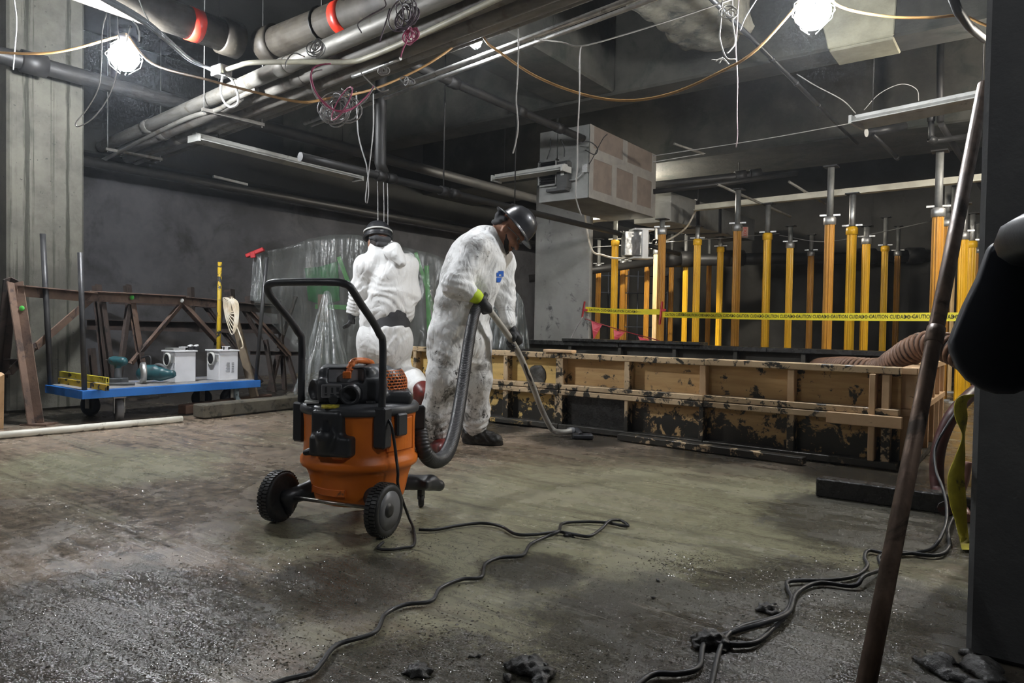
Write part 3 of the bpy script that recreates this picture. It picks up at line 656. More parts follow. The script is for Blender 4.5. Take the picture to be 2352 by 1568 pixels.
wire([Dp(1830, 170, 6.3), Dp(1870, 195, 6.3), Dp(1935, 230, 6.4), Dp(1965, 260, 6.5)], 'thin wire running down to the white strip light', m_wireg, .005)
wire([Dp(1985, 252, 6.5), Dp(2020, 215, 6.5), Dp(2070, 193, 6.5), Dp(2105, 205, 6.5), Dp(2110, 232, 6.5)], 'thin arched wire above the white strip light', m_wireg, .004)
wire([Dp(1500, 358, 7.8), Dp(1750, 320, 7.6), Dp(1960, 282, 7.4)], 'taut wire from the drywall box to the white strip light', m_wireg, .005)
wire([Dp(1500, 372, 7.8), Dp(1620, 352, 7.8)], 'short taut wire right of the drywall box', m_wireg, .005)
wire([Dp(1360, 568, 11), Dp(1640, 548, 11), Dp(1790, 536, 11)], 'thin wire strung behind the left posts', m_wireg, .006)
wire([Dp(1790, 540, 10.5), Dp(1890, 555, 10.5), Dp(2000, 538, 10.5), Dp(2150, 505, 10.5)], 'thin wire sagging between the right posts', m_wireg, .006)
for k, x in enumerate((867, 881, 890)):
    wire([Dp(x, 415, 6.2), Dp(x+1, 470, 6.2), Dp(x+1, 530, 6.2)], ('left', 'middle', 'right')[k]+' thin wire of three hanging above the striped helmet', m_wireg, .004)
def wirecoil(pts_c, R, n, lb, mat, seed, drop=0, r=.004, squash=.8, tails=()):
    rnd = random.Random(seed); c = V(pts_c)
    t = thing('wire_coil', c+V((0, 0, -R)), lb, 'wire coil')
    for i in range(n):
        a0 = rnd.random()*6; rr = R*rnd.uniform(.6, 1.1); off = V((rnd.uniform(-.4, .4)*R, rnd.uniform(-.3, .3)*R, rnd.uniform(-.3, .15)*R-drop*rnd.random()))
        tx = V((rnd.uniform(.6, 1), rnd.uniform(-.6, .6), rnd.uniform(-.3, .3))).normalized()
        u2 = V((rnd.uniform(-.3, .3), rnd.uniform(-.3, .3), 1)).normalized()
        MB().tube([c+off+tx*math.cos(2*PI*k/18+a0)*rr+u2*math.sin(2*PI*k/18+a0)*rr*squash for k in range(18)], r, 5, closed=True).build('wire_turn', mat, t)
    for tl in tails:
        MB().tube(smooth_path(tl, 5), r, 5).build('wire_end', mat, t)
cc = 3.95
wirecoil(Dp(775, 240, cc), .095, 14, 'tangled grey wire coil hanging below the bundle', m_wireg, 3, .03, tails=[[Dp(740, 160, cc), Dp(722, 165, cc), Dp(714, 180, cc), Dp(722, 215, cc), Dp(745, 245, cc), Dp(770, 262, cc)], [Dp(800, 255, cc), Dp(835, 235, cc), Dp(860, 200, cc)]])
wirecoil(Dp(770, 238, cc-.1), .10, 1, 'pink wire strands looping below the bundle', m_wirep, 5, tails=[[Dp(760, 146, cc-.1), Dp(725, 152, cc-.1), Dp(713, 178, cc-.1), Dp(725, 212, cc-.1), Dp(750, 243, cc-.1), Dp(780, 254, cc-.1), Dp(815, 245, cc-.05), Dp(850, 212, cc), Dp(858, 198, cc)], [Dp(750, 146, cc-.1), Dp(719, 156, cc-.1), Dp(716, 182, cc-.1), Dp(730, 218, cc-.1), Dp(770, 254, cc-.1), Dp(805, 252, cc-.05), Dp(846, 218, cc)]])
wirecoil(Dp(930, 28, 3.7), .085, 12, 'dark purple-grey wire coil lying over the fat conduit', M('dark_wire', (.12, .08, .11), (.2, .18, .18), 9, .5), 9, tails=[[Dp(895, 20, 3.7), Dp(885, 55, 3.65), Dp(872, 95, 3.62)], [Dp(882, -5, 3.6), Dp(884, 15, 3.65), Dp(850, 35, 3.7), Dp(822, 55, 3.7), Dp(830, 75, 3.7)]])
wirecoil(Dp(945, 78, 3.75), .05, 7, 'small red-purple wire coil hanging behind the slim conduit', m_wirep, 12, tails=[[Dp(935, 92, 3.7), Dp(925, 115, 3.7), Dp(920, 132, 3.7)]])
wirecoil(Dp(728, 108, 4.2), .06, 8, 'grey wire coil behind the fat conduit by the dark pipe', m_wireg, 15, tails=[[Dp(700, 130, 4.2), Dp(675, 122, 4.2), Dp(658, 140, 4.2), Dp(655, 158, 4.2)]])
wirecoil(Dp(880, 160, 4), .03, 6, 'small loop of white wires below the open-ended conduit', m_wire, 20, tails=[[Dp(828, 166, 4), Dp(850, 190, 4), Dp(875, 210, 4), Dp(893, 206, 4)], [Dp(785, 203, 4), Dp(805, 225, 4), Dp(822, 231, 4)]])
wirecoil(Dp(935, 188, 4.1), .04, 4, 'loose grey wire loops on the shiny thin conduits', m_wireg, 25, squash=.5)
wirecoil(Dp(1678, 28, 4.1), .05, 4, 'knot of pale wires beside the broken beam stub', m_wire, 31)

# ---------------------------------------------------------------- shoring posts
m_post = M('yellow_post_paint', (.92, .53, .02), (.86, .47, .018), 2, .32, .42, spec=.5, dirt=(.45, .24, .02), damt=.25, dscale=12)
m_postshade = M('shaded_post_yellow', (.52, .24, .022), (.42, .19, .018), 2, .4, .5, dirt=(.28, .13, .02), damt=.27, dscale=12)  # same yellow posts, with the shade on them painted in as amber
m_postlit = M('lit_post_yellow', (.85, .62, .33), (.75, .52, .25), 5, .4, .55, stretch=(3, 3, .6))  # same yellow posts, with strong light painted in as a paler tone
def post_mesh(mat):
    n = 40; prof = []
    for k in range(n):
        a = 2*PI*k/n; prof.append((a, .05*(1-.17*(k % 5 in (1, 2)) )))
    vs = []; fs = []
    for z in (0, 1):
        vs += [(r*math.cos(a), r*math.sin(a), z) for a, r in prof]
    fs = [(k, (k+1) % n, n+(k+1) % n, n+k) for k in range(n)] + [tuple(range(n-1, -1, -1)), tuple(range(n, 2*n))]
    return vs, fs
PV, PF = post_mesh(None)
ordn = 'first second third fourth fifth sixth seventh eighth ninth tenth eleventh twelfth thirteenth fourteenth fifteenth sixteenth seventeenth eighteenth nineteenth twentieth twenty-first twenty-second twenty-third twenty-fourth twenty-fifth twenty-sixth twenty-seventh'.split()
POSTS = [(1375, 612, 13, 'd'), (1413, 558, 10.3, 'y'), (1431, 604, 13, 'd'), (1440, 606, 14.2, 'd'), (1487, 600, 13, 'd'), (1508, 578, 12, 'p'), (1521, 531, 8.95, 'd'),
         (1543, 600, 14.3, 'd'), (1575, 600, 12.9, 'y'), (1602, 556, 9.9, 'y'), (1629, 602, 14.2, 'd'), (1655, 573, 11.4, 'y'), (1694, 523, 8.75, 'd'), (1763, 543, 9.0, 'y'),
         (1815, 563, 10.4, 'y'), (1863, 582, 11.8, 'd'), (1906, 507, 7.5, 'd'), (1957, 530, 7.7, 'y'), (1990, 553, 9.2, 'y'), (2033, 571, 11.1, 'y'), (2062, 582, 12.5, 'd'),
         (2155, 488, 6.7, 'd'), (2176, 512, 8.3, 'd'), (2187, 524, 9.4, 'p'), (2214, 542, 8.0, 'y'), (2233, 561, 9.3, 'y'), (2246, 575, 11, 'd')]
ytop = {1413: 500, 1521: 505, 1602: 522, 1655: 545, 1694: 437, 1763: 470, 1815: 520, 1863: 540, 1906: 385, 1957: 447, 1990: 520, 2033: 500, 2155: 350, 2176: 420, 2187: 430, 2214: 470, 2233: 492}
m_steeld = M('dull_tube_steel', (.22, .22, .21), (.14, .14, .13), 6, .55, metal=.4)
for i, (px, py, dd, kind) in enumerate(POSTS):
    pt = Dp(px, py, dd); zt = pt.z
    lb = {'y': 'bright yellow', 'd': 'shaded yellow', 'p': 'brightly lit yellow'}[kind]+' fluted shoring post, %s counted from the pier' % ordn[i]
    t = thing('shoring_post', (pt.x, pt.y, 0), lb, 'post', 'yellow fluted shoring posts behind the caution tape')
    a = random.random()*6; ca, sa = math.cos(a), math.sin(a)
    mt = {'y': m_post, 'd': m_postshade, 'p': m_postlit}[kind]
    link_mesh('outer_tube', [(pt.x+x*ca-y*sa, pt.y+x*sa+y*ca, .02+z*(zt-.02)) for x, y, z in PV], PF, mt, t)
    tp = Dp(px, ytop.get(px, py-62), dd).z
    MB().box(pt.x-.07, pt.x+.07, pt.y-.07, pt.y+.07, tp, tp+.012).build('head_plate', m_blackpipe, t)
    MB().cyl((pt.x, pt.y, zt-.05), (pt.x, pt.y, tp), .034, 12).build('inner_tube', m_steelg if px in (1957, 2214, 2233, 1602, 1655) else m_steeld, t)
    MB().lathe([(.052, -.045), (.062, -.04), (.062, .03), (.045, .045)], 14, (pt.x, pt.y, zt)).build('collar', m_post if kind == 'y' and i % 2 else m_steelg, t)
    mb = MB(); mb.bar((pt.x-.1, pt.y-.02, zt+.06), (pt.x+.1, pt.y+.02, zt+.06), .018, .018); mb.build('locking_pin', m_steelg, t)
    MB().box(pt.x-.09, pt.x+.09, pt.y-.09, pt.y+.09, 0, .02).build('base_plate', m_steelg, t)
# header channels on the post heads
m_hdr = M('pale_header', (.62, .60, .5), (.5, .48, .4), 5, .5, dirt=(.2, .2, .16), damt=.3, dscale=9)
a, b = Zp(1596, 483, 2.45), Zp(2290, 411, 2.45)
t = thing('header_beam', (a+b)/2, 'pale channel header lying across the heads of the nearer posts', 'beam')
MB().bar(a, b, .1, .012).build('bottom_flange', m_hdr, t); MB().bar(a+V((0, .0, .04)), b+V((0, 0, .04)), .01, .07).build('web', m_hdr, t)
a, b = Dp(1355, 507, 11.2), Dp(1440, 497, 11.2)
tag(MB().bar(a, b, .35, .03).build('ceiling_panel', m_hdr), 'brightly lit pale panel above the leftmost posts', 'panel')
a, b = Dp(1850, 262+215, 9.9), Dp(2020, 455, 9.9)
# white electrical box on its conduit
p = Dp(1452, 560, 9.4)
t = thing('electrical_box', p-V((0, 0, .15)), 'white electrical box on a pipe by the leftmost posts', 'box')
bx, by = (RT*.98+FW*.2).normalized(), V((0, 0, 1)); bz = bx.cross(by)
MB().obox(p, bx, bz, by, .13, .08, .16).build('body', m_steelg, t, .006)
mb = MB(); mb.obox(p+bx*.15, bx, bz, by, .045, .1, .2); mb.build('flange', M('bright_white_paint', (.85, .85, .83), (.75, .75, .73), 6, .4), t, .006)
for k in (-1, 1): MB().obox(p+bx*.13+by*.19*k, bx, bz, by, .14, .11, .012).build('lip', MATS['bright_white_paint'], t)
spipe([p+bx*.18, Dp(1519, 572, 9.5), Dp(1560, 583, 9.7)], .03, 'grey pipe leaving the white electrical box to the right', [], m_bpg)
# exit sign far back
p = Dp(1710, 533, 11.3); t = thing('exit_sign', p-V((0, 0, .1)), 'small red lettered exit sign behind the posts', 'sign')
ey = V((0, 0, 1)); ex = RT.copy(); ex.z = 0; ex.normalize(); ez = ex.cross(ey)
MB().obox(p, ex, ez, ey, .055, .02, .085).build('housing', M('exit_housing', (.7, .42, .36), (.6, .35, .3), 5, .5), t, .004)
def text_mesh(s, size, extrude=0.):
    c = bpy.data.curves.new('lettering', 'FONT'); c.body = s; c.size = size; c.align_x = 'CENTER'; c.align_y = 'CENTER'; c.extrude = extrude; c.resolution_u = 2; c.offset = size*.014
    o = bpy.data.objects.new('tmp', c); COL.objects.link(o); dg = bpy.context.evaluated_depsgraph_get(); dg.update()
    me = bpy.data.meshes.new_from_object(o.evaluated_get(dg)); bpy.data.objects.remove(o); bpy.data.curves.remove(c)
    vs = np.array([v.co[:] for v in me.vertices]); fs = [tuple(q.vertices) for q in me.polygons]; bpy.data.meshes.remove(me); return vs, fs
tv, tf = text_mesh('EXIT', .075)
pos = np.array(p-ez*-.0)  # letters stand on the camera-side face
nrm = -V(FW); nrm.z = 0; nrm.normalize()
link_mesh('lettering', [V(p)+ey*(-x*1.0)+ex*(y*.9)+nrm*.0215 for x, y, z in tv], tf, m_red, t)
# rebar mat standing behind the leftmost posts
m_rebar = M('dark_rebar', (.03, .035, .05), (.02, .022, .03), 8, .6)
c0, c1 = Dp(1372, 800, 13.6), Dp(1530, 800, 13.6)
t = thing('rebar_mat', V(((c0.x+c1.x)/2, (c0.y+c1.y)/2, 0)), 'dark rebar mat standing behind the leftmost posts', 'rebar mat')
for k in range(8):
    q = c0.lerp(c1, k/7); MB().tube([V((q.x, q.y, 0)), V((q.x, q.y, 1.9))], .012, 6).build('vertical_bar', m_rebar, t)
for k in range(6):
    z = .15+.33*k; MB().tube([V((c0.x, c0.y, z)), V((c1.x, c1.y, z))], .012, 6).build('horizontal_bar', m_rebar, t)
# ---------------------------------------------------------------- timber formwork
mudc = (.035, .032, .026)
m_ply = M('form_plywood', (.60, .39, .17), (.48, .29, .115), 3, .6, .7, stretch=(.6, 1, 6), dirt=mudc, damt=.40, dscale=9, dsoft=.03, low=(.04, .36, .19), drough=.35, bump=.1, bscale=30)
m_plyy = M('yellow_plywood', (.72, .50, .17), (.60, .40, .13), 3, .55, .65, stretch=(.6, 1, 6), dirt=mudc, damt=.41, dscale=11, dsoft=.03, low=(.04, .36, .18), drough=.35)
m_stud = M('form_lumber', (.62, .46, .28), (.47, .34, .20), 5, .6, .7, stretch=(1, 1, 1), dirt=mudc, damt=.455, dscale=12, dsoft=.03, low=(.0, .36, .14), drough=.35, bump=.1, bscale=40)
m_studb = M('clean_lumber', (.70, .48, .28), (.58, .38, .21), 4, .6, .7, dirt=mudc, damt=.33, dscale=12, dsoft=.03, bump=.1, bscale=40)
m_mudwood = M('muddy_timber', (.05, .045, .036), (.03, .028, .023), 6, .3, .5, dirt=(.3, .21, .12), damt=.36, dscale=8, dsoft=.03, bump=.5, bscale=40)
m_wetblack = M('wet_black_timber', (.022, .021, .02), (.035, .033, .03), 6, .18, .35, bump=.4, bscale=60)
YF = 4.56
FT = .605
fw_l = thing('timber_formwork', (-2.6, YF, 0), 'long mud-splashed timber formwork wall of framed plywood panels', 'formwork')
def fbox(name, x0, x1, y0, y1, z0, z1, mat, par=None, bev=.004):
    return MB().box(x0, x1, y0, y1, z0, z1).build(name, mat, par or fw_l, bev)
def xat(px, y=YF): return Yp(px, 900, y).x
XL = -4.75; XR = -.60
# frames: upper and lower tier, rails 4 cm tall, studs between
mid0, mid1 = .295, .345
studs = [xat(950), xat(1036), xat(1159), xat(1283), xat(1438), xat(1612), xat(1815), xat(2034)]
jit = lambda s: random.uniform(-s, s)
for a, b in zip([XL]+studs, studs+[XR]):
    col = m_plyy if b < studs[4]-.0 else m_ply
    fbox('plywood_panel', a+.004, b-.004, YF+.075+jit(.003), YF+.092, mid1, FT-.03, col)
    fbox('plywood_panel', a+.004, b-.004, YF+.08+jit(.003), YF+.096, .04, mid0, col)
for i, x in enumerate(studs):
    w = .021 if i not in (3,) else .034
    fbox('stud', x-w, x+w, YF+.004, YF+.08, mid1-.005, FT-.042, m_stud if i < 5 else m_studb)
    fbox('stud', x-w+jit(.01), x+w+jit(.01), YF+.006, YF+.085, .05, mid0+.002, m_stud)
xs = [XL, studs[3], studs[5]+.01, XR]
for a, b in zip(xs[:-1], xs[1:]):
    dz = jit(.004)
    fbox('top_rail', a+.003, b-.003, YF, YF+.092, FT-.042+dz, FT+dz, m_stud)
    fbox('middle_rail', a+.003, b-.003, YF-.003+jit(.003), YF+.085, .322+dz, .36+dz, m_stud)
    fbox('middle_rail', a+.003, b-.003, YF-.006+jit(.003), YF+.085, .278+dz, .317+dz, m_stud)
    fbox('bottom_rail', a+.003, b-.003, YF-.004, YF+.085, .012, .052, m_mudwood)
fbox('scab_board', studs[6]+.22, XR+.02, YF-.03, YF-.008, .255, .325, m_studb)
fbox('end_post', XR-.16, XR-.125, YF-.01, YF+.09, .05, FT-.04, m_studb)
fbox('scab_board', studs[3]-.14, studs[3]+.12, YF-.02, YF+.06, FT+.003, FT+.025, m_studb)
# mud slumped along the top edge and the hole in a lower panel: dark mud mass behind the wall
fbox('mud_board', studs[3]+.04, studs[4]-.02, YF+.06, YF+.079, .05, mid0, m_wetblack)
sp_ = Yp(1237, 862, YF+.07)
v_, q_ = sdf_mesh([ell(sp_, ((1, 0, 0), (0, 1, 0), (0, 0, 1)), (.075, .014, .085), .02), ell(sp_+V((-.05, 0, .04)), ((1, 0, 0), (0, 1, 0), (0, 0, 1)), (.04, .012, .035), .02), ell(sp_+V((.02, 0, -.07)), ((1, 0, 0), (0, 1, 0), (0, 0, 1)), (.05, .012, .03), .02)], .005, disp=lambda P: .003*np.sin(P[:, 0]*61+2*np.sin(P[:, 2]*33))*np.sin(P[:, 2]*47+P[:, 0]*20))
link_mesh('mud_splat', v_, q_.tolist(), M('grey_mud', (.075, .07, .06), (.05, .047, .04), 20, .5, bump=.5, bscale=60), fw_l, True)
# right end, running away from the viewer
fr = thing('timber_formwork', (XR, 5.4, 0), 'short timber formwork end wall with bare studs, turned away to the far side', 'formwork')
YE = 6.35
MB().box(XR-.03, XR-.012, YF+.1, YE, .05, FT-.04).build('plywood_panel', m_ply, fr)
for (z0, z1, mt) in ((FT-.042, FT, m_studb), (.318, .36, m_studb), (.012, .05, m_mudwood)):
    MB().box(XR-.012, XR+.075, YF+.1, YE, z0, z1).build('rail', mt, fr, .004)
for k in range(6):
    y = YF+.12+(YE-YF-.2)*k/5
    MB().box(XR-.01, XR+.07, y, y+.038, .36, FT-.042).build('stud', m_studb, fr, .003)
    MB().box(XR-.01, XR+.07, y, y+.038, .05, .318).build('stud', m_studb, fr, .003)
# far wall of the pit
fb = thing('timber_formwork', (-2.6, 6.62, 0), 'dark mud-blackened formwork wall on the far side of the pit', 'formwork')
m_dkply = M('blackened_plywood', (.06, .052, .038), (.035, .03, .023), 4, .55, dirt=(.25, .17, .09), damt=.33, dscale=6, dsoft=.05)
st = [XL+.62*k for k in range(8)]
for a, b in zip(st[:-1], st[1:]):
    MB().box(a+.004, min(b, XR)-.004, 6.70, 6.72, .03, .60).build('plywood_panel', m_dkply, fb)
for x in st[1:-1]:
    MB().box(x-.02, x+.02, 6.62, 6.70, .05, .60).build('stud', m_mudwood, fb, .003)
for a, b in ((XL, st[2]), (st[2], st[4]+.3), (st[4]+.3, XR)):
    MB().box(a+.003, b-.003, 6.60, 6.73, .60+jit(.004), .645).build('top_plank', m_wetblack, fb, .004)
    MB().box(a+.003, b-.003, 6.61, 6.70, .30, .34).build('rail', m_mudwood, fb, .003)
tag(MB().box(-4.2, -2.6, 6.56, 6.78, .646, .675).build('loose_plank', m_wetblack, bev=.004), 'loose black plank lying on the far formwork wall below the red pennants', 'plank')
# pit filling: dark ground mud
v, q = [], []
nx, ny = 40, 16
for j in range(ny+1):
    for i in range(nx+1):
        x = XL+.02+(XR-.06-XL)*i/nx; y = YF+.12+(6.55-YF-.12)*j/ny
        v.append((x, y, .10+.05*math.sin(x*3+y)+.03*math.sin(y*7+x*5)+random.uniform(0, .02)))
for j in range(ny):
    for i in range(nx): a = j*(nx+1)+i; q.append((a, a+1, a+nx+2, a+nx+1))
o = link_mesh('mud', v, q, m_wetblack, None, True); tag(o, 'wet black mud filling the pit inside the formwork', 'mud', kind='stuff')
# planks and beam on the floor before it
a, b = Zp(1423, 1002, .03), Zp(1848, 1058, .03)
tag(MB().bar(a, b, .07, .045).build('plank', m_stud, bev=.004), 'thin plank lying along the foot of the formwork', 'plank')
a, b = Zp(1125, 962, .03), Zp(1215, 972, .03)
tag(MB().bar(a, b, .05, .03).build('plank', m_plyy, bev=.003), 'short orange plank at the formwork foot behind the far boot', 'plank')
a, b = Zp(1878, 1096, .085), Zp(2300, 1150, .085)
a.z = b.z = .045
tag(MB().bar(a, b, .09, .09).build('timber_beam', m_wetblack, bev=.006), 'wet black squared beam lying on the floor before the formwork corner', 'beam')

# ---------------------------------------------------------------- ribbed suction duct over the formwork corner
m_duct = M('brown_ribbed_duct', (.21, .115, .07), (.14, .075, .045), 6, .5, dirt=(.06, .05, .04), damt=.36, dscale=8)
def ribbed(path, r, pitch, depth, n=18):
    """helically ribbed hose surface: ring radii wave along the path"""
    P = smooth_path(path, 24); L = [0]
    for i in range(1, len(P)): L.append(L[-1]+(P[i]-P[i-1]).length)
    out = []; rs = []; s = 0; i = 0; k = 0; st = pitch/4
    while s < L[-1]:
        while i < len(P)-2 and L[i+1] < s: i += 1
        t = (s-L[i])/max(L[i+1]-L[i], 1e-9); out.append(P[i].lerp(P[i+1], t)); rs.append(r-(0, depth*.6, depth, depth*.6)[k % 4]); s += st; k += 1
    return MB().tube(out, rs, n)
dp_ = smooth_path([Zp(1845, 845, .42), Zp(1930, 845, .52), Dp(2020, 850, 5.0), Dp(2055, 832, 4.75), Dp(2090, 808, 4.55), Dp(2130, 792, 4.4), Dp(2180, 800, 4.25), Dp(2240, 835, 4.1), Dp(2290, 900, 4.0)], 40)
t = thing('ribbed_duct', dp_[len(dp_)//2]-V((0, 0, .1)), 'brown ribbed suction duct bent over the formwork corner', 'hose')
MB().tube(dp_[::4]+[dp_[-1]], .074, 18).build('sleeve', M('dark_duct_sleeve', (.05, .03, .022), (.035, .02, .015), 6, .6), t)
mb = MB(); acc = 0.; last = dp_[0]
for a, b in zip(dp_[:-1], dp_[1:]):
    acc += (b-a).length
    if acc > .038:
        acc = 0.; mb.lathe([(.076, -.011), (.088, -.009), (.092, 0), (.088, .009), (.076, .011)], 18, b, b-a)
mb.build('rib_rings', m_duct, t)
# red-brown hose, black cables and yellow strap near the column
m_rhose = M('red_brown_hose', (.09, .025, .022), (.05, .018, .016), 8, .5, dirt=(.03, .025, .02), damt=.4, dscale=9)
q = 3.42
cord('water_hose', [Dp(2262, 880, 3.7), Dp(2225, 910, 3.6), Dp(2190, 950, q), Dp(2165, 1000, q), Dp(2153, 1050, q), Dp(2152, 1100, q), Dp(2158, 1135, q-.05), Zp(2172, 1168, .03)], .032, m_rhose, 'red-brown hose hanging from the formwork corner by the column', 'hose', 10, 8)
cord('cable', [Dp(2235, 905, 3.6), Dp(2200, 940, 3.4), Dp(2170, 985, 3.3), Dp(2148, 1030, 3.25), Dp(2150, 1080, 3.15), Dp(2165, 1120, 3.05), Dp(2174, 1160, 2.95), Dp(2172, 1205, 2.8), Zp(2150, 1250, .012), Zp(2120, 1266, .012), Zp(2050, 1272, .012), Zp(1997, 1264, .012), Zp(1986, 1280, .012), Zp(1992, 1300, .012), Zp(1965, 1322, .012), Zp(1900, 1332, .012), Zp(1815, 1334, .012), Zp(1810, 1352, .012), Zp(1818, 1376, .012), Zp(1795, 1412, .012), Zp(1700, 1440, .012), Zp(1660, 1475, .012), Zp(1635, 1568, .012), Zp(1630, 1620, .012)], .0065, m_black, 'black cable from the formwork corner winding across the floor to the mud clump', 'cable', 8, 7)
cord('cable', [Dp(2222, 1140, 3.3), Dp(2195, 1180, 3.1), Dp(2178, 1215, 2.85), Zp(2180, 1255, .012), Zp(2150, 1275, .012), Zp(2070, 1268, .012), Zp(2020, 1278, .012), Zp(2025, 1305, .012), Zp(1985, 1322, .03), Zp(1960, 1345, .012), Zp(1880, 1338, .012), Zp(1830, 1362, .012), Zp(1812, 1405, .02), Zp(1760, 1428, .035), Zp(1680, 1452, .012), Zp(1620, 1475, .012), Zp(1606, 1530, .012), Zp(1560, 1546, .012), Zp(1500, 1548, .012), Zp(1455, 1580, .012)], .007, m_black, 'second black cable crossing the floor from the yellow strap to the frame edge', 'cable', 8, 7)
cord('cable', [Zp(1800, 1418, .012), Zp(1745, 1470, .012), Zp(1700, 1480, .012), Zp(1672, 1478, .012)], .0075, m_black, 'thin dark wire joining the cables at the mud clump', 'cable', 6, 7)
m_yel = M('yellow_webbing', (.44, .37, .02), (.32, .27, .018), 9, .7, dirt=(.05, .05, .02), damt=.36, dscale=7, bump=.3, bscale=200)
def ribbon(name, pts, ws, nrm, mat, parent=None, th=.004, sm=6):
    """flat band with real thickness; ws: half-width vectors"""
    P = smooth_path(pts, sm); W = smooth_path(ws, sm); mb = MB(); n = len(P); vs = []
    for p, w in zip(P, W):
        nn = V(nrm)*th/2
        vs += [p-w-nn, p+w-nn, p+w+nn, p-w+nn]
    fs = []
    for i in range(n-1):
        for k in range(4): fs.append((i*4+k, i*4+(k+1) % 4, i*4+4+(k+1) % 4, i*4+4+k))
    fs += [(3, 2, 1, 0), tuple(n*4-4+k for k in range(4))]
    return mb.add(vs, fs, True).build(name, mat, parent)
hx = RT.copy(); hx.z = 0; hx.normalize(); hn = -V((FW.x, FW.y, 0)).normalized()
q = 2.75
o = ribbon('lifting_strap', [Dp(2262, 905, q), Dp(2225, 908, q), Dp(2207, 925, q), Dp(2208, 960, q), Dp(2213, 1000, q), Dp(2205, 1050, q), Dp(2196, 1095, q), Dp(2200, 1150, q), Dp(2208, 1200, q), Dp(2215, 1240, q-.02), Zp(2222, 1262, .01)],
           [hx*.02, hx*.026, hx*.03+FW*.01, hx*.024, hx*.013+FW*.012, hx*.02, hx*.032, hx*.033, hx*.022, hx*.018, hx*.02], hn, m_yel)
tag(o, 'yellow webbing strap twisted and hanging beside the dark column', 'strap')
cord('cable', [Dp(2222, 1060, 3.2), Dp(2215, 1100, 3.2), Dp(2205, 1140, 3.2), Zp(2222, 1190, .02)], .02, M('pinkish_hose', (.3, .15, .12), (.2, .1, .08), 6, .5), 'pinkish hose end behind the yellow strap', 'hose', 8)

# ---------------------------------------------------------------- caution tape, clamps, pennants
m_tape = M('yellow_tape', (.92, .78, .04), (.86, .72, .04), 6, .4)
m_tletter = M('black_print', (.01, .01, .01), (.012, .012, .012), 5, .5)
m_clamp = M('red_clamp', (.45, .02, .025), (.35, .015, .02), 5, .4)
tv, tf = text_mesh('CAUTION CUIDADO', .046)
tw = tv[:, 0].max()-tv[:, 0].min()
tv2, tf2 = text_mesh('CAUTION CUIDADO CAUTION', .011)
HT = .0345
def tape(name, A, B, lb, pitch=.40, first=.2, dip=.012):
    A = V(A); B = V(B); L = (B-A).length; d = (B-A)/L; nrm = V((d.y, -d.x, 0)).normalized(); upv = d.cross(nrm)*-1 if d.cross(nrm).z < 0 else d.cross(nrm)
    def at(s): return A+d*s-V((0, 0, 4*dip*(s/L)*(1-s/L)))
    t = thing(name, (A+B)/2, lb, 'caution tape')
    n = 30; vs = []
    for i in range(n+1):
        p = at(L*i/n)
        for e in (-.0008, .0008): vs += [p-upv*HT+nrm*e, p+upv*HT+nrm*e]
    fs = []
    for i in range(n):
        a = i*4; b = a+4
        fs += [(a, b, b+1, a+1), (a+2, a+3, b+3, b+2), (a, a+2, b+2, b), (a+1, b+1, b+3, a+3)]
    MB().add(vs, fs, False).build('band', m_tape, t)
    s = first
    while s < L-.18:
        p = at(s)
        link_mesh('lettering', [p+d*x*.88+upv*y*1.02+nrm*.0026 for x, y, z in tv], tf, m_tletter, t)
        if s+pitch/2+.08 < L:
            p = at(s+pitch/2+.005); link_mesh('small_print', [p+d*x*.62+upv*y+nrm*.0026 for x, y, z in tv2], tf2, m_tletter, t)
            MB().add([p+d*(-.055+.009*math.cos(k*PI/4))+upv*.009*math.sin(k*PI/4)+nrm*.0026 for k in range(8)], [tuple(range(8))]).build('print_dot', m_tletter, t)
        s += pitch
    return t
PA = V((-4.86, 8.27, 0)); TA = Yp(1345, 710, 8.25)
TB = Dp(1519, 716, 8.72); TC = Dp(1522, 722, 8.70); TD = Dp(2262, 727, 5.35)
tape('caution_tape', TA, TB, 'shorter caution tape stretch from the pier to the red clamp', .395, .25)
tape('caution_tape', TC, TD, 'longer caution tape stretch passing in front of the yellow posts', .395, .24)
for (px, d, y0, y1, lb) in ((1340, (TA-CAM).dot(FW), 692, 730, 'red clamp on the pier edge at the tape end'), (1518, (TB-CAM).dot(FW)-.02, 692, 745, 'red clamp joining both caution tapes at a post')):
    t = thing('spring_clamp', Dp(px, y1, d), lb, 'clamp')
    MB().bar(Dp(px+3, y0, d), Dp(px-3, y1, d), .035, .02).build('handle', m_clamp, t, .004)
    c = Dp(px, 712, d); MB().bar(c, c+hx*.06, .05, .03).build('jaw', m_clamp, t, .004)
p0, p1 = Dp(1340, 735, 9.2), Dp(1312, 788, 9.1)
cord('guy_wire', [Dp(1338, 728, 9.2), Dp(1320, 760, 9.15), Dp(1302, 792, 9.1)], .007, m_wireg, 'thin wire slanting from the red clamp down the pier', 'wire')
m_pen = M('red_pennant', (.70, .09, .12), (.6, .07, .1), 7, .45)
pl = [Dp(1345, 732, 9.1), Dp(1380, 744, 8.8), Dp(1440, 762, 8.4), Dp(1500, 778, 8.0), Dp(1560, 797, 7.6)]
t = thing('pennant_line', pl[2], 'string of red pennants sagging from the pier behind the formwork', 'pennants')
MB().tube(smooth_path(pl, 5), .006, 5).build('line', M('red_line', (.4, .03, .04), (.3, .02, .03), 8, .5), t)
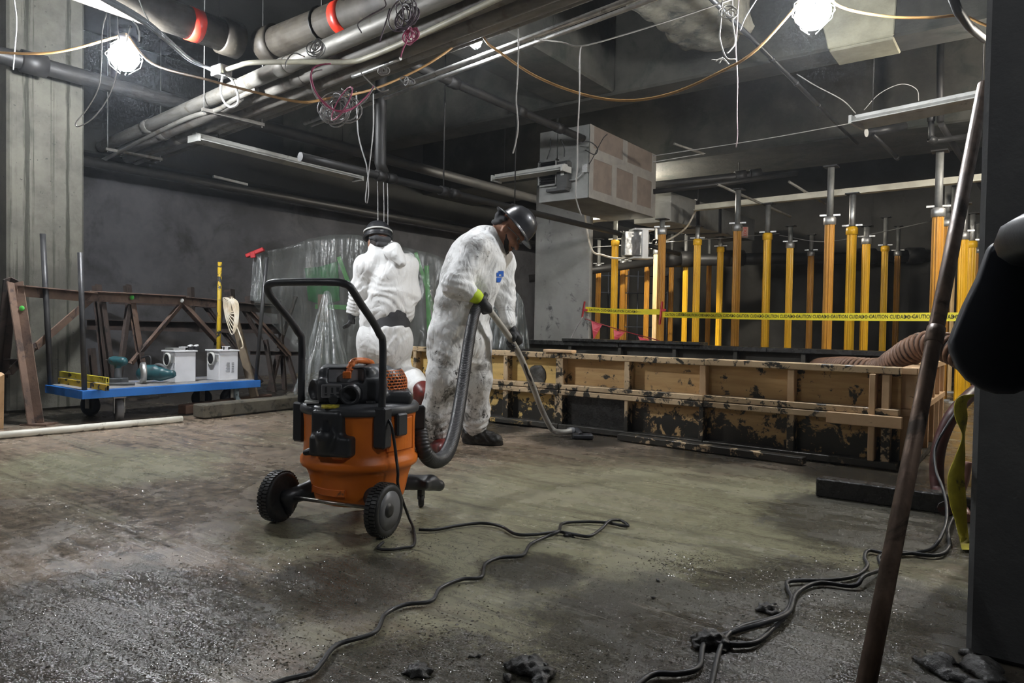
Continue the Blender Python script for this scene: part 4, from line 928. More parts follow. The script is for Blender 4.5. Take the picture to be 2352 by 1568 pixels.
for (x0, y0, x1, y1, xt, yt, d) in ((1358, 737, 1383, 746, 1363, 780, 8.9), (1409, 757, 1436, 763, 1411, 786, 8.5), (1465, 772, 1493, 780, 1472, 789, 8.15), (1526, 789, 1547, 793, 1528, 797, 7.8)):
    a, b, c = Dp(x0, y0, d), Dp(x1, y1, d), Dp(xt, yt, d); m_ = a.lerp(c, .5)+hn*.02
    nn = hn*.002; fr_ = [a, b, b.lerp(c, .5), c, m_]
    mb = MB(); mb.add([p+nn for p in fr_]+[p-nn for p in fr_], [(0, 1, 2, 4), (4, 2, 3), (6, 5, 9, 7), (7, 9, 8)]+[(i, (i+1) % 5, 5+(i+1) % 5, 5+i)[::-1] for i in range(5)]); mb.build('pennant', m_pen, t)

# ---------------------------------------------------------------- leaning steel pipe, bin at the view edge
m_rust = M('rusty_steel_pipe', (.22, .15, .11), (.12, .085, .065), 6, .38, .6, metal=.55, stretch=(2, 2, .7), dirt=(.06, .045, .035), damt=.42, dscale=8)
a = Zp(1986, 1590, .0); b = Dp(2240, 300, 2.42)
d = (b-a); a2 = a; b2 = a+d*1.13
t = thing('steel_pipe', a, 'rusty steel pipe leaning against the dark column', 'pipe')
MB().tube([a2, a2.lerp(b2, .5), b2], .0215, 16).build('pipe', m_rust, t)
MB().lathe([(.0216, -.03), (.025, -.028), (.025, .028), (.0216, .03)], 16, a2.lerp(b2, .47), d).build('worn_sleeve', m_rust, t)

m_bin = M('dark_bin_plastic', (.016, .018, .022), (.012, .014, .017), 8, .45, .52, bump=.05, bscale=150)
m_binl = M('dark_bin_liner', (.022, .025, .033), (.016, .018, .024), 6, .55, bump=.1, bscale=20)
BC = V((.285, 1.30, 0)); BR = .30
t = thing('waste_bin', BC, 'dark plastic bin with a rolled rim close by the view edge', 'bin')
MB().lathe([(.001, .0), (BR*.86, .0), (BR*.88, .03), (BR*.985, .93), (BR*.95, .93), (BR*.84, .04), (.001, .035)], 40, BC).build('body', m_bin, t)
rim = [(BR*.985, .925), (BR*1.06, .927), (BR*1.10, .937), (BR*1.12, .955), (BR*1.10, .975), (BR*1.05, .985), (BR*.98, .985), (BR*.95, .97), (BR*.945, .93)]
MB().lathe(rim, 40, BC).build('rolled_rim', m_bin, t)
# black sheet hanging from under the rim towards the viewer's left, stiff and folded to a point
cx = Dp(2318, 700, 1.0)
q = 1.14
out = [(2275, 560), (2330, 545), (2395, 560), (2395, 880), (2330, 905), (2290, 905), (2255, 893), (2222, 872), (2200, 845), (2184, 808), (2181, 785), (2192, 755), (2215, 700), (2245, 640)]
nP = len(out); fr_ = [Dp(x, y, q) for x, y in out]; bk = [Dp(x-6, y, q+.075) for x, y in out]
cm = Dp(2290, 740, q-.02); cb = Dp(2290, 740, q+.09)
mb = MB(); mb.add(fr_+bk+[cm, cb], [(i, (i+1) % nP, 2*nP)[::-1] for i in range(nP)]+[(nP+i, nP+(i+1) % nP, 2*nP+1) for i in range(nP)]+[(i, (i+1) % nP, nP+(i+1) % nP, nP+i) for i in range(nP)], True)
o = mb.build('hanging_liner', m_binl, t); o['label'] = 'black liner flap'
sb = o.modifiers.new('soften', 'BEVEL'); sb.width = .012; sb.segments = 3; sb.angle_limit = math.radians(35)

# ---------------------------------------------------------------- floor cords, mud clumps
m_bc = M('black_cord', (.012, .012, .014), (.02, .02, .02), 9, .35, .5)
z = .011
cord('extension_cord', [Zp(600, 1585, z), Zp(650, 1562, z), Zp(715, 1545, z), Zp(740, 1520, z), Zp(775, 1480, z), Zp(860, 1452, z), Zp(885, 1410, z), Zp(930, 1388, z), Zp(990, 1380, z), Zp(1012, 1350, z), Zp(1060, 1330, z), Zp(1105, 1325, z), Zp(1115, 1295, z), Zp(1150, 1280, z), Zp(1200, 1275, z), Zp(1218, 1250, z), Zp(1255, 1232, z), Zp(1283, 1220, z*2), Zp(1292, 1202, z), Zp(1340, 1198, z), Zp(1395, 1200, z), Zp(1430, 1207, z), Zp(1443, 1206, z), Zp(1425, 1195, z), Zp(1400, 1196, z*2), Zp(1380, 1215, z), Zp(1352, 1231, z), Zp(1310, 1225, z), Zp(1280, 1221, z), Zp(1230, 1227, z), Zp(1185, 1226, z), Zp(1150, 1208, z), Zp(1105, 1201, z), Zp(1050, 1207, z), Zp(1000, 1216, z), Zp(962, 1216, z)], .0063, m_bc, 'black extension cord winding from the near edge to the orange vacuum', 'cord', 8, 8)
m_clump = M('black_mud_clump', (.018, .017, .016), (.03, .028, .025), 20, .35, .6, bump=.6, bscale=60)
def clump(px, py, R, n, lb, seed, h=.6):
    rnd = random.Random(seed); c = Zp(px, py, 0); pr = []
    I3 = ((1, 0, 0), (0, 1, 0), (0, 0, 1))
    for k in range(n):
        a = rnd.random()*6.3; r = R*math.sqrt(rnd.random())*.85; s = R*rnd.uniform(.22, .48)*(1.2-r/R)
        pr.append(ell((c.x+math.cos(a)*r, c.y+math.sin(a)*r, s*.5*h), I3, (s, s*rnd.uniform(.7, 1.1), s*h*rnd.uniform(.8, 1.3)), .01))
    o = sdf_obj('mud_clump', m_clump, pr, max(.005, R*.075), disp=lambda P: .004*np.sin(P[:, 0]*170)*np.sin(P[:, 1]*150+P[:, 2]*190), clip=[((0, 0, .001), (0, 0, -1))])
    tag(o, lb, 'mud clump')
clump(1630, 1478, .06, 22, 'black mud clump where the floor cables meet', 3, .9)
clump(1215, 1545, .075, 26, 'black mud clump on the floor near the middle of the frame edge', 4, .6)
clump(965, 1543, .045, 14, 'flat black mud clump near the winding extension cord', 5, .5)
clump(1770, 1400, .05, 14, 'black mud lump under the floor cables', 6, .6)
clump(1512, 1336, .012, 4, 'tiny mud crumb on the olive patch of floor', 7, .9)
clump(1503, 1376, .015, 4, 'small mud crumb below the tiny crumb on the olive floor patch', 8, .8)
clump(1090, 1510, .02, 5, 'small mud crumb between the flat clump and the middle clump', 9, .7)
clump(2215, 1540, .12, 18, 'dark mud heap at the foot of the dark column', 10, .5)
clump(1305, 1232, .03, 6, 'muddy lump at the crossing of the extension cord', 11, .5)
# scattered wet grit: little smooth domes that each catch the lamps
m_grit = M('wet_grit', (.10, .09, .072), (.05, .046, .038), 30, .10, .16, spec=1.)
rnd = random.Random(5); mb = MB()
spots = [(620, 1330, 150, 50), (760, 1290, 120, 40), (1000, 1450, 110, 45), (880, 1500, 120, 40), (1400, 1490, 170, 45), (1250, 1530, 120, 30), (1700, 1370, 150, 50), (1850, 1360, 130, 45), (1950, 1280, 90, 25),
         (1570, 1290, 50, 15), (1980, 1440, 120, 60), (120, 1190, 120, 30), (330, 1490, 110, 40), (200, 1460, 120, 60), (560, 1500, 100, 40), (900, 1250, 90, 40), (1200, 990, 90, 14), (330, 1110, 200, 30), (1330, 1330, 160, 60), (700, 1420, 250, 90)]
for k in range(9000):
    cx_, cy_, sx, sy = rnd.choice(spots)
    y_ = cy_+rnd.gauss(0, sy)
    if not 985 < y_ < 1566: continue
    p = Zp(cx_+rnd.gauss(0, sx), y_, 0); s_ = rnd.uniform(.0012, .0030)*(1.7 if rnd.random() < .15 else 1)
    if p.x < -4.9 or (p.x > -.15 and p.y > 1.9) or p.y > 4.4: continue
    a = rnd.random()*6
    tx, ty = rnd.gauss(0, .22), rnd.gauss(0, .22)
    ring = [(s_*math.cos(a+i*PI/3)*rnd.uniform(.8, 1.3), s_*math.sin(a+i*PI/3)) for i in range(6)]
    mb.add([p+V((x, y, .0004+x*tx+y*ty)) for x, y in ring]+[p+V((0, 0, .0004+s_*.26))], [(i, (i+1) % 6, 6) for i in range(6)], True)
tag(mb.build('mud_crumbs', m_grit), 'scattered wet mud crumbs strewn over the floor', 'mud', kind='stuff')
# ---------------------------------------------------------------- blue cart and what stands on it
m_blue = M('blue_cart_paint', (.02, .17, .55), (.015, .13, .44), 4, .4, .55, dirt=(.03, .05, .1), damt=.33, dscale=9)
m_deck = M('worn_deck_top', (.30, .29, .28), (.2, .2, .21), 5, .6, dirt=(.03, .13, .4), damt=.38, dscale=6)
m_post_k = M('chipped_black_pipe', (.035, .035, .037), (.06, .06, .06), 7, .45, metal=.4, dirt=(.45, .43, .38), damt=.29, dscale=11, dsoft=.02, dstretch=(1, 1, .5))
m_posty = M('chipped_yellow_pipe', (.62, .42, .02), (.5, .33, .02), 6, .5, dirt=(.03, .03, .03), damt=.44, dscale=14, dsoft=.02)
CZ = .272
cA, cB = Zp(186, 896, CZ), Zp(602, 872, CZ)
cx1 = (cA.x+cB.x)/2; cx0 = cx1-.70; cy0 = cA.y; cy1 = cB.y
t = cart = thing('platform_cart', ((cx0+cx1)/2, (cy0+cy1)/2, 0), 'blue platform cart with four pipe uprights by the left wall', 'cart')
mb = MB()
for (a, b, c, d) in ((cx1-.03, cx1, cy0, cy1), (cx0, cx0+.03, cy0, cy1), (cx0+.03, cx1-.03, cy0, cy0+.03), (cx0+.03, cx1-.03, cy1-.03, cy1)): mb.box(a, b, c, d, CZ-.068, CZ-.003)
mb.build('deck_frame', m_blue, t, .003)
MB().box(cx0+.03, cx1-.03, cy0+.03, cy1-.03, CZ-.035, CZ).build('deck_board', m_deck, t)
def upright(px0, py0, base, mat, r=.019):
    q = (base-CAM).dot(FW); tp = Dp(px0, py0, q)
    MB().tube([base-V((0, 0, .03)), base.lerp(tp, .5), tp], r, 12).build('upright', mat, t)
upright(184, 580, V((cx1-.035, cy0+.03, CZ)), m_post_k)
upright(98, 537, V((cx0+.035, cy0+.03, CZ)), m_post_k, .021)
upright(613, 590, V((cx1-.035, cy1-.03, CZ)), m_post_k, .017)
upright(505, 602, V((cx0+.035, cy1-.03, CZ)), m_posty, .02)
m_cw = M('grey_rubber_wheel', (.11, .11, .115), (.16, .16, .165), 9, .6, dirt=(.3, .28, .24), damt=.36, dscale=12)
m_cwb = M('dark_blue_wheel', (.045, .055, .075), (.03, .035, .05), 9, .5)
def caster(p, ang, mat, lb=None):
    p = V(p); dx = V((math.cos(ang), math.sin(ang), 0)); ay = V((0, 0, 1)).cross(dx); R = .088
    MB().lathe([(.001, -.022), (R*.6, -.022), (R*.66, -.027), (R*.94, -.026), (R, -.016), (R, .016), (R*.94, .026), (R*.66, .027), (R*.6, .022), (.001, .022)], 26, p+V((0, 0, R)), ay).build('caster_wheel', mat, t)
    mb = MB()
    for k in (-1, 1): mb.obox(p+ay*.036*k+V((0, 0, R+.035))+dx*.01, dx, ay, (0, 0, 1), .022, .003, .06)
    mb.obox(p+V((0, 0, R+.1)), dx, ay, (0, 0, 1), .045, .045, .006); mb.build('caster_fork', m_steelg, t)
caster(Zp(277, 966, 0)+V((-.03, 0, 0)), -.25, m_cw)
caster(V((cx0+.22, cy1-.30, 0)), .9, m_cwb)
caster(V((cx0+.1, cy0+.3, 0)), .3, m_cwb)
p = V((cx1-.14, cy1-.16, 0))
mb = MB(); mb.cyl(p+V((0, 0, .1)), p+V((0, 0, CZ-.06)), .024, 12); mb.lathe([(.085, .0), (.08, .05), (.04, .09), (.024, .12)], 16, p+V((0, 0, .0)), a0=-1.2, a1=2.2); mb.build('floor_lock', M('pale_blue_paint', (.4, .5, .55), (.3, .38, .42), 6, .5, dirt=(.05, .05, .05), damt=.35, dscale=14), t)
caster(V((cx0+.35, cy1-.1, 0)), 1.6, m_cwb)

m_wbox = M('white_steel_box', (.74, .74, .75), (.66, .66, .67), 5, .45, dirt=(.04, .04, .04), damt=.285, dscale=16, dsoft=.015)
def whitebox(corner, lb, knobpx, tray):
    c = V(corner); w, d, h = .185, .205, .275
    t = thing('white_box', (c.x-d/2, c.y+w/2, c.z), lb, 'box')
    MB().box(c.x-d, c.x, c.y, c.y+w, c.z, c.z+h-.014).build('body', m_wbox, t, .004)
    MB().box(c.x-d-.012, c.x+.012, c.y-.012, c.y+w+.012, c.z+h-.014, c.z+h).build('lid', m_wbox, t, .003)
    k = V((c.x-d*.55, c.y, c.z+h*.70))
    MB().lathe([(.062, 0), (.062, .012), (.055, .022), (.05, .022), (.048, .01), (.001, .01)], 24, k, (0, -1, 0)).build('inlet_ring', m_strip, t)
    mb = MB(); mb.lathe([(.047, .011), (.044, .017), (.036, .011), (.03, .019), (.02, .013), (.001, .02)], 20, k, (0, -1, 0)); mb.build('dark_filter', m_black, t)
    mb = MB()
    for x in (c.x-.012, c.x-.042): mb.box(x-.004, x+.004, c.y-.015, c.y, c.z+h*.62, c.z+h*.85)
    mb.build('latch', m_steelg, t)
    mb = MB(); hz_ = c.z+h; hy = c.y+w*.42
    if tray:
        MB().box(c.x-d+.03, c.x-.03, c.y+.0, hy+.03, hz_, hz_+.02).build('clear_tray', m_steelg, t, .003)
    mb.box(c.x-.075, c.x-.065, hy, hy+.06, hz_, hz_+.028); mb.box(c.x-.075, c.x-.065, hy, hy+.012, hz_, hz_+.028); mb.box(c.x-.09, c.x-.05, hy, hy+.06, hz_+.024, hz_+.03); mb.box(c.x-.075, c.x-.065, hy+.048, hy+.06, hz_, hz_+.028); mb.build('handle', m_wbox, t)
    return t
def onplane(px, py): return Zp(px, py, CZ)
b1 = onplane(402, 878.5); b2 = onplane(503, 874)
whitebox(b1, 'white steel box with a tray on its lid, nearer the saw', 0, True)
t2 = whitebox(b2, 'white steel box with a printed panel, nearer the cart end', 0, False)
mb = MB()
for k in range(9): mb.box(b2.x+.0005, b2.x+.0015, b2.y+.065+.005*(k % 3), b2.y+.105, b2.z+.075+k*.010, b2.z+.080+k*.010)
for k in range(6): mb.box(b2.x+.0005, b2.x+.0015, b2.y+.122, b2.y+.145, b2.z+.07+k*.016, b2.z+.079+k*.016)
mb.build('printed_panel', M('grey_print', (.3, .3, .3), (.35, .35, .35), 5, .6), t2)
# black clamps on the lids
tp = V((b1.x-.06, b1.y+.165, CZ+.275))
t = thing('clip_lamp', tp, 'pair of small black and white clips on the white box with a tray', 'clips')
for k in (0, .055):
    MB().box(tp.x-.02, tp.x+.02, tp.y+k-.018, tp.y+k+.018, tp.z, tp.z+.03).build('clip_body', m_black, t, .004)
    MB().obox(tp+V((0, k, .038)), (1, 0, 0), (0, .9, .3), (0, -.3, .9), .02, .016, .007).build('clip_pad', m_wbox, t, .002)
I3 = ((1, 0, 0), (0, 1, 0), (0, 0, 1))
# drill standing on its battery
m_teal = M('teal_tool_plastic', (.016, .085, .10), (.012, .06, .07), 8, .4, dirt=(.03, .03, .03), damt=.40, dscale=22)
m_tool = M('dusty_black_plastic', (.05, .055, .06), (.08, .085, .09), 9, .55)
p = onplane(269, 884); q = (p-CAM).dot(FW); s = q/F
def T(px, py, off=0): return Dp(px, py, q+off)
t = thing('cordless_drill', p, 'dusty cordless drill standing on its battery on the blue cart', 'drill')
sdf_obj('motor_housing', m_teal, [cone(T(260, 828), T(282, 830), .036, .038, .02), cone(T(270, 835), T(272, 862), .025, .022, .02)], .005, t)
MB().tube([T(262, 828), T(252, 827), T(250, 827), T(246, 826)], [.030, .028, .014, .006], 14).build('chuck', m_tool, t)
mb = MB(); mb.tube([T(247, 826), T(243, 825.5)], .004, 6); mb.build('bit', m_steelg, t)
sdf_obj('grip', m_tool, [cone(T(271, 848), T(271, 866), .026, .03, .02)], .005, t)
MB().obox(T(270, 876)-V((0, 0, .0)), RT, V((0, 0, 1)).cross(RT), (0, 0, 1), .065, .05, .03).build('battery', m_tool, t, .006)
# circular saw lying on the deck
p = onplane(357, 880); q = (p-CAM).dot(FW)
t = thing('circular_saw', p, 'teal circular saw lying beside the white box with a tray', 'saw')
sdf_obj('motor_body', m_teal, [cone(T(330, 858), T(372, 856), .06, .05, .03), cone(T(368, 862), T(396, 858), .045, .03, .03), cone(T(340, 850), T(355, 848), .045, .04, .03)], .006, t)
ax_s = (RT*.45-FW*.9); ax_s.z = 0
MB().lathe([(.001, -.02), (.085, -.02), (.09, -.01), (.09, .015), (.001, .02)], 26, T(329, 856, -.05)+V((0, 0, -.0)), (RT*.8+FW*.6)).build('blade_guard', m_steelg, t)
MB().tube(smooth_path([T(324, 822), T(336, 818), T(345, 820), T(347, 838), T(349, 848)], 5), .007, 7).build('hook', m_black, t)
MB().tube(smooth_path([T(350, 846), T(362, 838), T(376, 842), T(382, 852)], 5), .017, 10).build('rear_handle', m_tool, t)
mb = MB(); mb.obox(onplane(362, 880)+V((0, 0, .004)), RT, V((0, 0, 1)).cross(RT), (0, 0, 1), .12, .06, .004); mb.build('shoe_plate', m_steelg, t)
MB().tube([T(375, 868), T(396, 862), T(402, 859)], [.02, .022, .018], 12).build('side_grip', m_teal, t)
# yellow levels lying crossed at the cart's near end
m_lvl = M('scuffed_yellow_level', (.66, .55, .05), (.55, .45, .04), 6, .5, dirt=(.03, .03, .03), damt=.41, dscale=13, dsoft=.02)
for (a, b, z0, lb) in (((140, 874), (247, 891), .05, 'scuffed yellow level lying on top at the near end of the cart'), ((137, 880), (247, 897), .0, 'scuffed black and yellow level lying under the other level')):
    A, B = onplane(*a), onplane(*b); A.z = B.z = CZ+z0*.75+.022
    t = thing('spirit_level', (A+B)/2, lb, 'level')
    mb = MB(); u = V((0, 0, 1))
    d = (B-A).normalized(); s_ = d.cross(u)
    for zz in (-.02, .02): mb.bar(A+u*zz, B+u*zz, .024, .006)
    mb.bar(A+s_*.009, B+s_*.009, .005, .036); mb.bar(A-s_*.009, B-s_*.009, .005, .036)
    mb.build('rail', m_lvl if z0 else m_posty, t)
    MB().bar(A.lerp(B, .45), A.lerp(B, .55), .02, .034).build('vial', m_tool, t)
A, B = onplane(248, 887), onplane(310, 886); A.z = B.z = CZ+.017
tag(MB().tube([A, A.lerp(B, .3), A.lerp(B, .6), B], [.013, .011, .014, .012], 10).build('torch', m_tool), 'black rod-shaped tool lying before the drill on the cart', 'tool')

# ---------------------------------------------------------------- rusty trestles behind the cart
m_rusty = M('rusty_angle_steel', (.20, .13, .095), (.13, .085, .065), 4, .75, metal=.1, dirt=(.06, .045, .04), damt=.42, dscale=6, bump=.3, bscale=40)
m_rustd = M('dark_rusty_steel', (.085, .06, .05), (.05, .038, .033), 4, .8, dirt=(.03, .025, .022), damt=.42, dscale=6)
m_green = M('green_spray', (.10, .62, .10), (.08, .5, .08), 6, .6)
def angle_bar(a, b, w, mat, par, name='brace', upv=(0, 0, 1)):
    a = V(a); b = V(b); d, s, u = frame(b-a, upv); th = .008; mb = MB()
    mb.obox((a+b)/2, d, s, u, (b-a).length/2, w/2, th/2); mb.obox((a+b)/2+s*(w/2-th/2)+u*(-w/2), d, s, u, (b-a).length/2, th/2, w/2)
    return mb.build(name, mat, par)
f0 = Zp(90, 975, 0); q0 = (f0-CAM).dot(FW)
t = thing('trestle', f0, 'long rusty steel trestle with crossed braces behind the blue cart', 'trestle')
def TB_(px, py, q): return Dp(px, py, q)
angle_bar(f0+V((0, 0, .01)), Dp(42, 648, q0+.15), .075, m_rusty, t, 'leg', FW)
angle_bar(V((Dp(2, 900, q0+.75).x, Dp(2, 900, q0+.75).y, .0)), Dp(33, 640, q0+.2), .07, m_rustd, t, 'leg', FW)
MB().obox(f0+V((0, 0, .006)), RT, V((0, 0, 1)).cross(RT), (0, 0, 1), .10, .07, .006).build('foot_plate', m_rusty, t)
angle_bar(Dp(22, 830, q0+.6), Dp(62, 831, q0+.1), .05, m_rustd, t, 'tie', FW)
qa, qb = q0+.15, 8.0
def along(px): return qa+(qb-qa)*((px-42)/(640-42))
for a, b in (((38, 667), (205, 682)), ((192, 680), (420, 690)), ((415, 690), (508, 698))):
    angle_bar(Dp(*a, along(a[0])), Dp(*b, along(b[0])), .085, m_rusty, t, 'top_rail', FW)
angle_bar(Dp(500, 700, along(500)), Dp(640, 712, along(640)), .09, m_rustd, t, 'top_rail', FW)
for (a, b, w, mt) in (((205, 690), (78, 800), .07, m_rusty), ((302, 692), (328, 850), .075, m_rusty), ((296, 700), (272, 880), .06, m_rustd), ((415, 700), (300, 835), .055, m_rusty), ((413, 690), (512, 798), .07, m_rusty),
                      ((235, 690), (262, 890), .06, m_rustd), ((508, 700), (497, 800), .06, m_rustd), ((572, 712), (664, 815), .065, m_rusty), ((560, 712), (600, 780), .05, m_rustd), ((78, 800), (20, 860), .06, m_rustd)):
    angle_bar(Dp(*a, along(a[0])+.05), Dp(*b, along(b[0])+.02), w, mt, t, 'brace', FW)
for (x, y, mt) in ((50, 708, m_green), (303, 683, m_green), (418, 690, m_strip)):
    c = Dp(x, y, along(max(x, 42))-.075)
    MB().lathe([(.001, .004), (.018, .004), (.022, .0), (.001, -.002)], 12, c, -FW).build('paint_mark', mt, t)
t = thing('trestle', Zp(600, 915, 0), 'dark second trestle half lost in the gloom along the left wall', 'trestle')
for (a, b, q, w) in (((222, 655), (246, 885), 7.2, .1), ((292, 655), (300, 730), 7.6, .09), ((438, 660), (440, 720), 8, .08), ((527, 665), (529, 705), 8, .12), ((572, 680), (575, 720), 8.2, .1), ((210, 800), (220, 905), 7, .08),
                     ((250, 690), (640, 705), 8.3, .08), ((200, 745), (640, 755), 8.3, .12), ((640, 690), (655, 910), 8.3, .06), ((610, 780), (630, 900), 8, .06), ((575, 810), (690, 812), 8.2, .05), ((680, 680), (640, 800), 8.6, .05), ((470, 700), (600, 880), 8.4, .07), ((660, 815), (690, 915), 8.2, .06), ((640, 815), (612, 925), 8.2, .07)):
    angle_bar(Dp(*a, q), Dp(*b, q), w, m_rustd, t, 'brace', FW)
# wooden stick with the cable coil
a, b = Dp(527, 682, 6.6), Dp(585, 912, 6.55)
o = MB().bar(a, b, .07, .04, FW).build('wooden_stake', M('weathered_stake', (.22, .17, .11), (.15, .115, .08), 5, .8), bev=.004); tag(o, 'weathered wooden stake leaning behind the cart end', 'stake')
t = thing('cable_coil', Dp(538, 760, 6.45), 'pale cable coil hanging on the wooden stake', 'cable coil')
for k in range(7):
    q = 6.45; x0, y0 = 513+k*3.2, 692-abs(k-3)*3
    MB().tube(smooth_path([Dp(x0, y0, q), Dp(528+k*3.2, 688+k*1.5, q), Dp(537+k*1.6, 715+k*4, q), Dp(543-k*1.2, 742+k*4, q), Dp(533+k*1.2, 768-k*9, q), Dp(520+k*2, 735-k*3, q), Dp(514+k*2.6, 705, q)], 4), .0052, 5, closed=True).build('cable_turn', m_cordw, t)
MB().tube(smooth_path([Dp(540, 735, 6.45), Dp(548, 760, 6.45), Dp(556, 783, 6.4), Dp(558, 797, 6.4), Dp(553, 800, 6.4)], 4), .007, 5).build('cable_end', m_cordw, t)

# ---------------------------------------------------------------- floor edge: white pipe, timbers
a, b = Zp(-160, 1014, .025), Zp(418, 962, .025)
m_pvc = M('white_plastic_pipe', (.75, .73, .64), (.62, .6, .52), 4, .4, dirt=(.2, .18, .14), damt=.34, dscale=9, low=(0, .02, .15))
tag(MB().tube([a, a.lerp(b, .35), a.lerp(b, .7), b], .026, 14).build('plastic_pipe', m_pvc), 'white plastic pipe lying along the left edge of the wet floor', 'pipe')
m_oldw = M('weathered_timber', (.13, .115, .085), (.08, .072, .055), 5, .75, .85, dirt=(.03, .028, .022), damt=.43, dscale=7, bump=.4, bscale=30)
m_oldr = M('reddish_old_timber', (.15, .085, .055), (.09, .05, .035), 5, .75, dirt=(.03, .025, .02), damt=.4, dscale=9)
a, b = Zp(455, 962, 0), Zp(690, 936, 0); a.z = b.z = .065
tag(MB().bar(a, b, .16, .11).build('timber_beam', m_oldw, bev=.01), 'weathered squared timber lying on the floor before the cart', 'beam')
a, b = Zp(425, 955, 0), Zp(640, 928, 0); a.z = b.z = .05; b += V((-.05, 0, 0))
tag(MB().bar(a+V((-.05, 0, 0)), b+V((-.12, 0, 0)), .10, .08).build('timber_beam', m_oldr, bev=.008), 'reddish old timber lying behind the squared timber', 'beam')
tag(MB().bar(Zp(2, 985, 0)+V((-.03, 0, .0)), Dp(0, 860, 4.75), .03, .04, FW).build('wooden_batten', m_studb), 'pale wooden batten end standing at the left frame edge', 'batten')

# ---------------------------------------------------------------- plastic sheeting, green frame
def plastic_material(name, amount, tint):
    m = bpy.data.materials.new(name); m.use_nodes = True; nt = m.node_tree; MATS[name] = m
    nt.nodes.remove(nt.nodes['Principled BSDF']); out = nt.nodes['Material Output']
    tr = nt.nodes.new('ShaderNodeBsdfTransparent'); df = nt.nodes.new('ShaderNodeBsdfDiffuse'); tl = nt.nodes.new('ShaderNodeBsdfTranslucent'); gl = nt.nodes.new('ShaderNodeBsdfGlossy')
    gl.inputs['Roughness'].default_value = .22; df.inputs[0].default_value = (*tint, 1); tl.inputs[0].default_value = (*tint, 1); tr.inputs[0].default_value = (.93, .95, .93, 1)
    s1 = nt.nodes.new('ShaderNodeMixShader'); nt.links.new(df.outputs[0], s1.inputs[1]); nt.links.new(tl.outputs[0], s1.inputs[2])
    s2 = nt.nodes.new('ShaderNodeMixShader'); s2.inputs[0].default_value = .35; nt.links.new(s1.outputs[0], s2.inputs[1]); nt.links.new(gl.outputs[0], s2.inputs[2])
    s3 = nt.nodes.new('ShaderNodeMixShader')
    p = _pos(nt, (5, 5, .9)); f = _ramp(nt, _noise(nt, p, 2.2, 6, .7, .8), .38, .68, amount*.45, amount*1.7); nt.links.new(f, s3.inputs[0])
    nt.links.new(tr.outputs[0], s3.inputs[1]); nt.links.new(s2.outputs[0], s3.inputs[2]); nt.links.new(s3.outputs[0], out.inputs[0])
    b = nt.nodes.new('ShaderNodeBump'); b.inputs['Strength'].default_value = .6; b.inputs['Distance'].default_value = .03; nt.links.new(_noise(nt, p, 5, 4), b.inputs['Height'])
    for s in (df, tl, gl): nt.links.new(b.outputs[0], s.inputs['Normal'])
    return m
m_pl = plastic_material('clear_plastic_sheet', .085, (.75, .78, .76))
m_pl2 = plastic_material('milky_plastic_sheet', .24, (.75, .78, .8))
def sheet(name, top, bot, lb, mat, nu=70, nv=26, folds=14, amp=.05, seed=1, cat='plastic sheet', pinch=0.):
    T_ = smooth_path(top, 12); B_ = smooth_path(bot, 12); rnd = random.Random(seed)
    ph = [rnd.random()*6 for _ in range(4)]
    pick = lambda P, u: P[min(int(u*(len(P)-1)), len(P)-2)].lerp(P[min(int(u*(len(P)-1)), len(P)-2)+1], u*(len(P)-1)-min(int(u*(len(P)-1)), len(P)-2))
    vs = []; fs = []
    for j in range(nv+1):
        w = j/nv
        for i in range(nu+1):
            u = i/nu; p = pick(T_, u).lerp(pick(B_, u), w)
            f = math.sin(u*folds*2*PI+ph[0]+w*1.2)+.6*math.sin(u*folds*3.7*PI+ph[1]-w*2)+.5*math.sin(w*9+u*14+ph[2])
            p = p - V((FW.x, FW.y, 0))*f*amp*(.25+.75*w if not pinch else .1+.9*w)
            vs.append(p)
    for j in range(nv):
        for i in range(nu): a = j*(nu+1)+i; fs.append((a, a+1, a+nu+2, a+nu+1))
    o = link_mesh(name, vs, fs, mat, None, True)
    so = o.modifiers.new('film', 'SOLIDIFY'); so.thickness = .0015
    return tag(o, lb, cat)
def gz(px, py, d):
    p = Dp(px, py, d); p.z = max(p.z, .02); return p
sheet('plastic_sheet', [Dp(600, 578, 7.4), Dp(660, 566, 7.4), Dp(720, 546, 7.4), Dp(790, 538, 7.4), Dp(850, 545, 7.3), Dp(940, 570, 7.2), Dp(1010, 590, 7.1), Dp(1060, 640, 7.0)],
      [gz(585, 700, 7.6), gz(640, 760, 7.5), gz(700, 820, 7.4), gz(790, 850, 7.3), gz(850, 880, 7.1), gz(940, 870, 6.9), gz(1010, 820, 6.9), gz(1080, 800, 6.9)],
      'wide clear plastic sheet drooping behind the two workers', m_pl, folds=9, amp=.06, seed=2)
sheet('plastic_sheet', [Dp(742, 672, 6.9), Dp(748, 668, 6.88), Dp(754, 668, 6.88), Dp(760, 674, 6.9)], [gz(672, 900, 6.8), gz(715, 935, 6.5), gz(770, 940, 6.45), gz(815, 920, 6.6)], 'gathered clear plastic tent hanging to a point behind the vacuum', m_pl2, nu=60, folds=6, amp=.045, seed=5, pinch=1)
sheet('plastic_sheet', [Dp(1150, 600, 7.0), Dp(1172, 650, 6.95), Dp(1195, 680, 6.95), Dp(1203, 700, 6.95)], [gz(1115, 800, 6.95), gz(1150, 802, 6.9), gz(1190, 802, 6.9), gz(1217, 800, 6.95)], 'milky plastic sheet bunched between the bent worker and the pier', m_pl2, nu=50, folds=5, amp=.04, seed=8)
sheet('plastic_sheet', [Dp(582, 590, 7.35), Dp(592, 588, 7.33), Dp(600, 586, 7.35)], [Dp(574, 690, 7.3), Dp(590, 692, 7.28), Dp(606, 690, 7.3)], 'narrow plastic strip hanging below the red clamp on the left wall', m_pl2, nu=20, nv=14, folds=2, amp=.02, seed=11)
